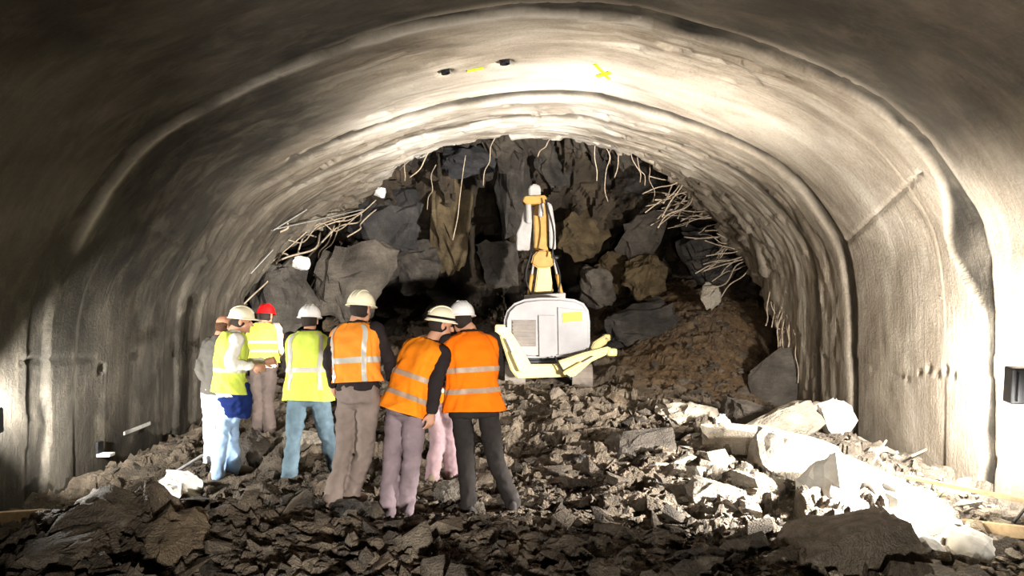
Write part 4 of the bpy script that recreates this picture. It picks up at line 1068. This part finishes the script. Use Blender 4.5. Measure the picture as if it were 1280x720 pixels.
def person(label, d, hip, neck, head, yaw, head_yaw, legs, arms, M_vest, M_jacket, M_trouser, M_helmet, M_boot='boot', k=1.0, vest_hem=-0.14, jacket_hem=-0.1,
           stripes=((0.05, 0.12), (0.30, 0.37)), braces=False, M_tape='reflect', lean=0.05, band=False, hair='hair', helmet_k=1.0, long_hair=False, leg_k=1.0, head_pitch=0.1, vest_k=1.0, seed=1):
    s = d / F
    yaw = math.radians(yaw); hy_ = math.radians(head_yaw)
    r, f = frame(yaw)
    hipP = P(*hip, d); neckP = P(*neck, d) + f * lean; headP = P(*head, d) + f * (lean + 0.04)
    feet = [P(*l[1][:2], d + l[1][2]) for l in legs]; knees = [P(*l[0][:2], d + l[0][2]) for l in legs]
    root = empty('person', (hipP[0], hipP[1], min(p[2] for p in feet)))
    tag(root, label, 'person', 'workers watching the machine')
    up = nrm(neckP - hipP); rr_ = nrm(r - up * np.dot(r, up)); ff = np.cross(up, rr_)
    hr, hf = frame(hy_)
    hu = nrm(np.array([0, 0, 1.0]) * math.cos(head_pitch) + hf * math.sin(head_pitch)); hf = np.cross(hu, hr)
    HA = np.stack([hr, hf, hu])
    def hp(x, y, z): return headP + hr * x + hf * y + hu * z
    # --- bare body, one surface: trunk, limbs, hands, head
    L = np.linalg.norm(neckP - hipP)
    body = []
    h, C, A, B, aa, bb = torso_rings(hipP, neckP, rr_, -0.05, -0.03, k, 14)
    body.append(loft(C, A, B, aa, bb, 20, 2.4))
    body.append(tube([neckP - up * 0.08, neckP + up * 0.02, hp(0, -0.01, -0.04)], [0.06, 0.054, 0.054], 14))
    body += [ellipsoid(hp(0, -0.012, 0.03), .076, .096, .092, HA), ellipsoid(hp(0, 0.028, -0.055), .056, .060, .062, HA), ellipsoid(hp(0, 0.072, -0.094), .024, .018, .018, HA, 10, 6),
             tube([hp(0, 0.078, 0.012), hp(0, 0.098, -0.012), hp(0, 0.104, -0.030)], [.010, .013, .016], 8), ellipsoid(hp(0, 0.068, 0.022), .052, .022, .014, HA, 12, 6),
             ellipsoid(hp(0, 0.079, -0.062), .024, .012, .008, HA, 10, 6), ellipsoid(hp(.077, -0.004, -0.012), .010, .020, .031, HA, 10, 6), ellipsoid(hp(-.077, -0.004, -0.012), .010, .020, .031, HA, 10, 6)]
    hipw = 0.092 * k
    hips = [hipP - r * hipw, hipP + r * hipw]
    ankles = []
    for sd, (hj, kn, ft) in enumerate(zip(hips, knees, feet)):
        an = ft + np.array([0, 0, 0.085]); ankles.append(an)
        body.append(tube([hj, (hj + kn) / 2, kn, kn * 0.55 + an * 0.45, an], [.075, .066, .050, .047, .036], 12))
    shoulders = [hipP + up * L * 0.86 - rr_ * 0.170 * k, hipP + up * L * 0.86 + rr_ * 0.170 * k]
    AP = []
    for sd, (el, wr) in enumerate(arms):
        sg = -1 if sd == 0 else 1
        sh = shoulders[sd]
        loc = lambda q: rr_ * q[0] * sg + ff * q[1] + np.array([0, 0, 1.0]) * q[2]
        if len(el) == 4: e = P(el[0], el[1], d + el[2]); w_ = P(wr[0], wr[1], d + wr[2])
        else: e = sh + loc(el); w_ = e + loc(wr)
        AP.append((sh, e, w_))
        body.append(tube([sh, (sh + e) / 2, e, w_], [.044, .042, .034, .025], 12))
        fd = nrm(w_ - e)
        pn = -rr_ * sg if abs(np.dot(fd, rr_)) < 0.8 else np.array([0, 0, -1.0])
        body += hand_parts(w_, fd, pn, 0.45, sg)
    bo = link('body', fused(body, 0.0085, 2), root); bo.data.materials.append(M['skin'])
    for sg in (-1, 1):
        mk('eye', *ellipsoid(hp(0.031 * sg, 0.080, 0.003), .011, .009, .008, HA, 10, 6), M['eye'], root, smooth=True)
    # --- hair under the helmet
    hair_parts = [ellipsoid(hp(0, -0.026, 0.0), .081, .088, .085, HA)]
    if long_hair: hair_parts.append(tube([hp(0, -0.08, 0.0), hp(0.0, -0.11, -0.08), hp(0, -0.10, -0.2)], [.055, .06, .035], 12))
    hm = fused(hair_parts, 0.012, 2); hm.materials.append(M[hair]); link('hair', hm, root)
    # --- trousers
    tp = [ellipsoid(hipP + np.array([0, 0, 0.02]), .172 * k, .128 * k, .15, np.stack([r, f, [0, 0, 1.0]]))]
    tp.append(loft(np.array([hipP - np.array([0, 0, .06]), hipP + up * 0.06, hipP + up * 0.16]), r, f, [.165 * k, .168 * k, .158 * k], [.125 * k, .122 * k, .115 * k], 24, 2.3))
    for hj, kn, an in zip(hips, knees, ankles):
        lo = an + np.array([0, 0, -0.03])
        tp.append(tube([hj + np.array([0, 0, 0.02]), hj * .5 + kn * .5, kn, kn * .5 + lo * .5, lo], np.array([.094, .088, .073, .070, .072]) * leg_k, 16))
    tm = fused(tp, 0.013, 3); wrinkle(tm, 0.036, 8, seed); tm.materials.append(M[M_trouser]); tr = link('trousers', tm, root)
    # --- boots
    for sd, (an, ft) in enumerate(zip(ankles, feet)):
        fy = yaw + (-0.18 if sd == 0 else 0.18)
        fd = np.array([math.sin(fy), math.cos(fy), 0]); fs = np.array([math.cos(fy), -math.sin(fy), 0])
        bp = [tube([an + np.array([0, 0, .04]), an, an + np.array([0, 0, -.04])], [.055, .055, .052], 14),
              loft(np.array([ft + fd * t + np.array([0, 0, z]) for t, z in ((-.085, .05), (-.06, .048), (0, .045), (.07, .04), (.13, .034), (.175, .03), (.195, .028))]), fs, np.array([0, 0, 1.0]),
                   [.025, .038, .042, .047, .046, .034, .015], [.045, .048, .046, .041, .034, .028, .016], 16, 2.6)]
        bm_ = fused(bp, 0.012, 2); bm_.materials.append(M[M_boot]); link('boot', bm_, root)
    # --- jacket or shirt with sleeves
    jp = []
    h, C, A, B, aa, bb = torso_rings(hipP, neckP, rr_, jacket_hem, 0.0, k, 22)
    jp.append(loft(C, A, B, aa, bb, 28, 2.5))
    for (sh, e, w_) in AP:
        fd = nrm(w_ - e)
        jp.append(tube([sh - up * 0.01, (sh + e) / 2, e, (e + w_) / 2, w_ - fd * 0.01], [.070, .063, .054, .048, .043], 16))
        jp.append(ellipsoid(sh, .072, .072, .072))
    jm = fused(jp, 0.013, 4); wrinkle(jm, 0.03, 9, seed + 3); jm.materials.append(M[M_jacket]); link('jacket', jm, root)
    # --- vest, an open sleeveless shell with thickness
    if M_vest:
        nr, ns = 44, 72
        def vest_surface(h0, h1, n, grow):
            hh = np.linspace(h0, h1, n)
            H, C, A, B, aa, bb = torso_rings(hipP, neckP, rr_, vest_hem, 0.026, k * vest_k, nr)
            Cc = np.stack([np.interp(hh, H, C[:, i]) for i in range(3)], -1)
            a_ = np.interp(hh, H, aa); b_ = np.interp(hh, H, bb)
            fl = 0.030 * np.clip((0.25 - hh) / 0.4, 0, 1)
            a_ = a_ + fl; b_ = b_ + fl
            th = np.linspace(0, 2 * np.pi, ns, endpoint=False)
            pw = 2.6
            ct = np.sign(np.cos(th)) * np.abs(np.cos(th)) ** (2 / pw); st = np.sign(np.sin(th)) * np.abs(np.sin(th)) ** (2 / pw)
            TT, HH = np.meshgrid(th, hh)
            wv = 0.010 * np.sin(TT * 5 + seed) * np.clip(0.6 - HH, 0, 1) + 0.045 * fbm(np.cos(TT) * 2.5 + 7, np.sin(TT) * 2.5 + HH * 7 + seed, seed + 40, 3) + 0.035 * fbm(np.cos(TT) * 6, HH * 5 + np.sin(TT) * 6, seed + 50, 2)
            out = (a_[:, None] * ct[None])[:, :, None] * A + (b_[:, None] * st[None])[:, :, None] * B
            ln = np.linalg.norm(out, axis=-1, keepdims=True)
            # hem is uneven
            sagv = (0.012 * np.sin(TT * 2 + seed) * np.clip(0.1 - HH, 0, 1) * 4)[:, :, None] * up
            return Cc[:, None, :] + out * (1 + (wv[:, :, None] + grow) / ln) - sagv
        So = vest_surface(vest_hem, 0.985, nr, 0.0); Si = vest_surface(vest_hem, 0.985, nr, -0.008)
        V = np.vstack([So.reshape(-1, 3), Si.reshape(-1, 3)])
        f1 = grid_faces(nr, ns, True); f2 = grid_faces(nr, ns, True)[:, ::-1] + nr * ns
        rims = []
        for row in (0, nr - 1):
            a0 = row * ns + np.arange(ns); a1 = row * ns + (np.arange(ns) + 1) % ns
            q = np.stack([a0, a1, a1 + nr * ns, a0 + nr * ns], -1)
            rims.append(q if row else q[:, ::-1])
        vest = mk('vest', V, np.vstack([f1, f2] + rims), M[M_vest], root, smooth=True)
        def tape(Sf, wrap, nm='reflective_stripe'):
            n1, n2 = Sf.shape[:2]
            mk(nm, Sf.reshape(-1, 3), grid_faces(n1, n2, wrap), M[M_tape], vest, smooth=True)
        for (h0, h1) in stripes:
            tape(vest_surface(h0, h1, 4, 0.004), True)
        if braces:
            full = vest_surface(0.05, 0.95, 40, 0.005)
            th = np.linspace(0, 2 * np.pi, ns, endpoint=False)
            for c in (math.pi * 1.5 - 0.62, math.pi * 1.5 + 0.62, math.pi * .5 - 0.62, math.pi * .5 + 0.62):
                i0 = int(round((c - 0.13) / (2 * math.pi) * ns)); i1 = int(round((c + 0.13) / (2 * math.pi) * ns))
                tape(full[:, i0:i1 + 1], False, 'reflective_brace')
    # --- helmet
    if M_helmet:
        q = helmet_k
        rows = []
        nph = 40; ph = np.linspace(0, 2 * np.pi, nph, endpoint=False)
        front = np.clip(np.sin(ph), 0, 1) ** 3
        def ring(rx, ry, z, fr=0.0): return np.array([hp(rx * q * math.cos(p), (ry + fr * front[i]) * q * math.sin(p) - 0.008, z) for i, p in enumerate(ph)])
        zb = 0.035
        for (rx, ry, z, fr) in ((.096, .116, zb - .004, 0), (.120, .140, zb - .010, .045), (.121, .141, zb - .004, .046), (.110, .130, zb + .004, .006)):
            rows.append(ring(rx, ry, z, fr))
        for e in np.linspace(0.1, 1.5, 12):
            rdg = 1 + 0.02 * 0
            rows.append(ring(.109 * math.cos(e) ** 0.82, .129 * math.cos(e) ** 0.82, zb + 0.004 + 0.118 * q * math.sin(e)))
        n = len(rows); V = np.vstack(rows); Fc = [tuple(x) for x in grid_faces(n, nph, True)] + [tuple((n - 1) * nph + i for i in range(nph))]
        # inner shell closes the dome from below
        inner = [ring(.090 * math.cos(e), .110 * math.cos(e), zb - .002 + .108 * q * math.sin(e)) for e in (0, .5, 1.0, 1.45)]
        o_ = len(V); V = np.vstack([V] + inner)
        Fc += [tuple(int(x) for x in (qf + o_)) for qf in grid_faces(4, nph, True)[:, ::-1]] + [tuple(o_ + 3 * nph + i for i in range(nph - 1, -1, -1))]
        Fc += [(i, (i + 1) % nph, o_ + (i + 1) % nph, o_ + i)[::-1] for i in range(nph)]
        he = mk('helmet', V, Fc, M[M_helmet], root, smooth=True)
        for x in (-0.03, 0.0, 0.03):
            pts = [hp(x * q, math.cos(e) * .129 * q * 0.98 - 0.008, zb + .006 + .119 * q * math.sin(e)) for e in np.linspace(0.5, 2.64, 10)]
            mk('helmet_ridge', *tube(pts, 0.006, 6, 2), M[M_helmet], he, smooth=True)
        if band:
            rows = [ring(.1125, .1325, zb + .012), ring(.1115, .1315, zb + .034), ring(.104, .124, zb + .034), ring(.105, .125, zb + .012)]
            V = np.vstack(rows + [rows[0]]); mk('helmet_band', V, grid_faces(5, nph, True), M['black'], he, smooth=True)
    return root, dict(hip=hipP, neck=neckP, r=rr_, f=ff, up=up, arms=AP)

ARM_FRONT = ((0.05, 0.10, -0.27), (-0.10, 0.22, 0.04))
ARM_HANG = ((0.07, 0.02, -0.29), (0.0, 0.09, -0.24))
person('worker in bright orange vest with two grey stripes, black trousers and white helmet', 6.2, (592, 503), (588, 414), (578, 400), -8, -22,
       [((583, 578, 0.03), (586, 644, 0.0)), ((619, 574, 0.05), (641, 638, 0.05))], [ARM_FRONT, ARM_FRONT], 'orange', 'trouser_black', 'trouser_black', 'helmet_white', 'boot_dark',
       k=1.12, vest_hem=-0.12, jacket_hem=-0.2, stripes=((0.13, 0.20), (0.42, 0.49)), M_tape='reflect_dull', seed=3, leg_k=0.95)
person('stooping worker in orange vest and mauve-grey trousers whose white helmet has a black band', 6.1, (508, 508), (528, 426), (536, 407), 35, 70,
       [((490, 576, 0.05), (483, 652, 0.0)), ((514, 578, -0.02), (507, 644, 0.08))], [ARM_FRONT, ((545, 478, -0.14, 0), (540, 514, -0.16, 0))], 'orange_mid', 'jacket_dark', 'trouser_mauve', 'helmet_cream', 'boot',
       k=1.04, vest_hem=-0.1, stripes=((0.10, 0.17), (0.38, 0.45)), band=True, M_tape='reflect_dull', lean=0.12, seed=5, head_pitch=0.15)
person('worker in faded short orange vest with dark sleeves and grey-brown trousers', 6.05, (448, 492), (441, 403), (444, 387), 18, 25,
       [((431, 562, 0.08), (413, 640, 0.0)), ((456, 560, 0.05), (439, 632, 0.10))], [((411, 450, -0.02, 0), (417, 480, 0.18, 0)), ((484, 446, 0.06, 0), (490, 474, 0.26, 0))], 'orange_faded', 'jacket_dark', 'trouser_grey', 'helmet_cream', 'boot',
       k=1.0, vest_hem=0.16, jacket_hem=0.05, stripes=((0.42, 0.50),), braces=True, seed=7, lean=0.06)
person('worker in yellow vest with reflective braces and blue jeans, seen from behind', 7.2, (386, 491), (385, 413), (384, 401), 0, 0,
       [((367, 548, 0.03), (361, 609, 0.0)), ((408, 543, 0.15), (421, 594, 0.3))], [ARM_FRONT, ARM_FRONT], 'yellow', 'jacket_dark', 'jeans', 'helmet_white', 'boot',
       k=1.06, vest_hem=-0.12, stripes=((0.33, 0.40),), braces=True, seed=9)
person('worker in red helmet and yellow vest with pale pink sleeves, farthest of the group', 9.6, (329, 457), (328, 403), (329, 395), 8, 15,
       [((324, 500, 0.03), (322, 545, 0.0)), ((335, 500, 0.03), (338, 546, 0.0))], [((0.05, 0.08, -0.27), (-0.16, 0.16, 0.02)), ((0.08, 0.03, -0.28), (-0.12, 0.2, -0.03))], 'yellow', 'shirt_pink', 'trouser_brown', 'helmet_red', 'boot_dark',
       k=0.98, vest_hem=0.06, jacket_hem=-0.05, stripes=((0.3, 0.36), (0.5, 0.56)), seed=11)
p1, i1 = person('leftmost white-helmeted worker in yellow vest and pale jeans, turned to the right', 7.55, (288, 487), (286, 414), (291, 402), 58, 78,
       [((279, 542, -0.02), (271, 601, -0.05)), ((289, 540, 0.10), (292, 592, 0.1))], [ARM_FRONT, ((288, 455, -0.2, 0), (314, 458, -0.12, 0))], 'yellow', 'shirt_white', 'jeans_pale', 'helmet_cream', 'boot',
       k=1.0, vest_hem=-0.05, stripes=((0.30, 0.37),), seed=13)
# navy jacket tied round the waist of that worker
c0 = i1['hip']
Vn = [c0 + i1['up'] * 0.07, c0 - i1['up'] * 0.02, c0 + np.array([0.02, 0, -0.13]), c0 + np.array([0.05, 0, -0.28])]
nm_ = fused([loft(np.array([v + i1['f'] * 0.03 for v in Vn]), i1['r'], i1['f'], [.185, .19, .17, .12], [.145, .16, .15, .11], 24, 2.4), ], 0.013, 2)
wrinkle(nm_, 0.05, 9, 77); nm_.materials.append(M['navy']); tag(link('tied_jacket', nm_, p1), 'navy jacket tied round the waist')
person('bareheaded brown-haired worker in grey jacket half hidden behind the leftmost helmet', 8.05, (270, 486), (270, 420), (273, 408), 30, 40,
       [((264, 540, 0.0), (262, 596, 0.0)), ((274, 540, 0.1), (278, 590, 0.1))], [((250, 461, -0.05, 0), (262, 484, -0.05, 0)), ARM_FRONT], None, 'jacket_grey', 'trouser_pale', None, 'boot',
       k=0.95, hair='hair_brown', seed=15)
person('worker in grey helmet and dusty pink trousers, mostly hidden between the two orange vests', 7.3, (549, 494), (549, 417), (548, 403), 5, 0,
       [((547, 546, 0.0), (540, 602, 0.0)), ((561, 546, 0.05), (566, 602, 0.1))], [ARM_FRONT, ARM_FRONT], 'orange', 'shirt_pink', 'trouser_pink', 'helmet_grey', 'boot',
       k=0.95, vest_hem=-0.1, seed=17)
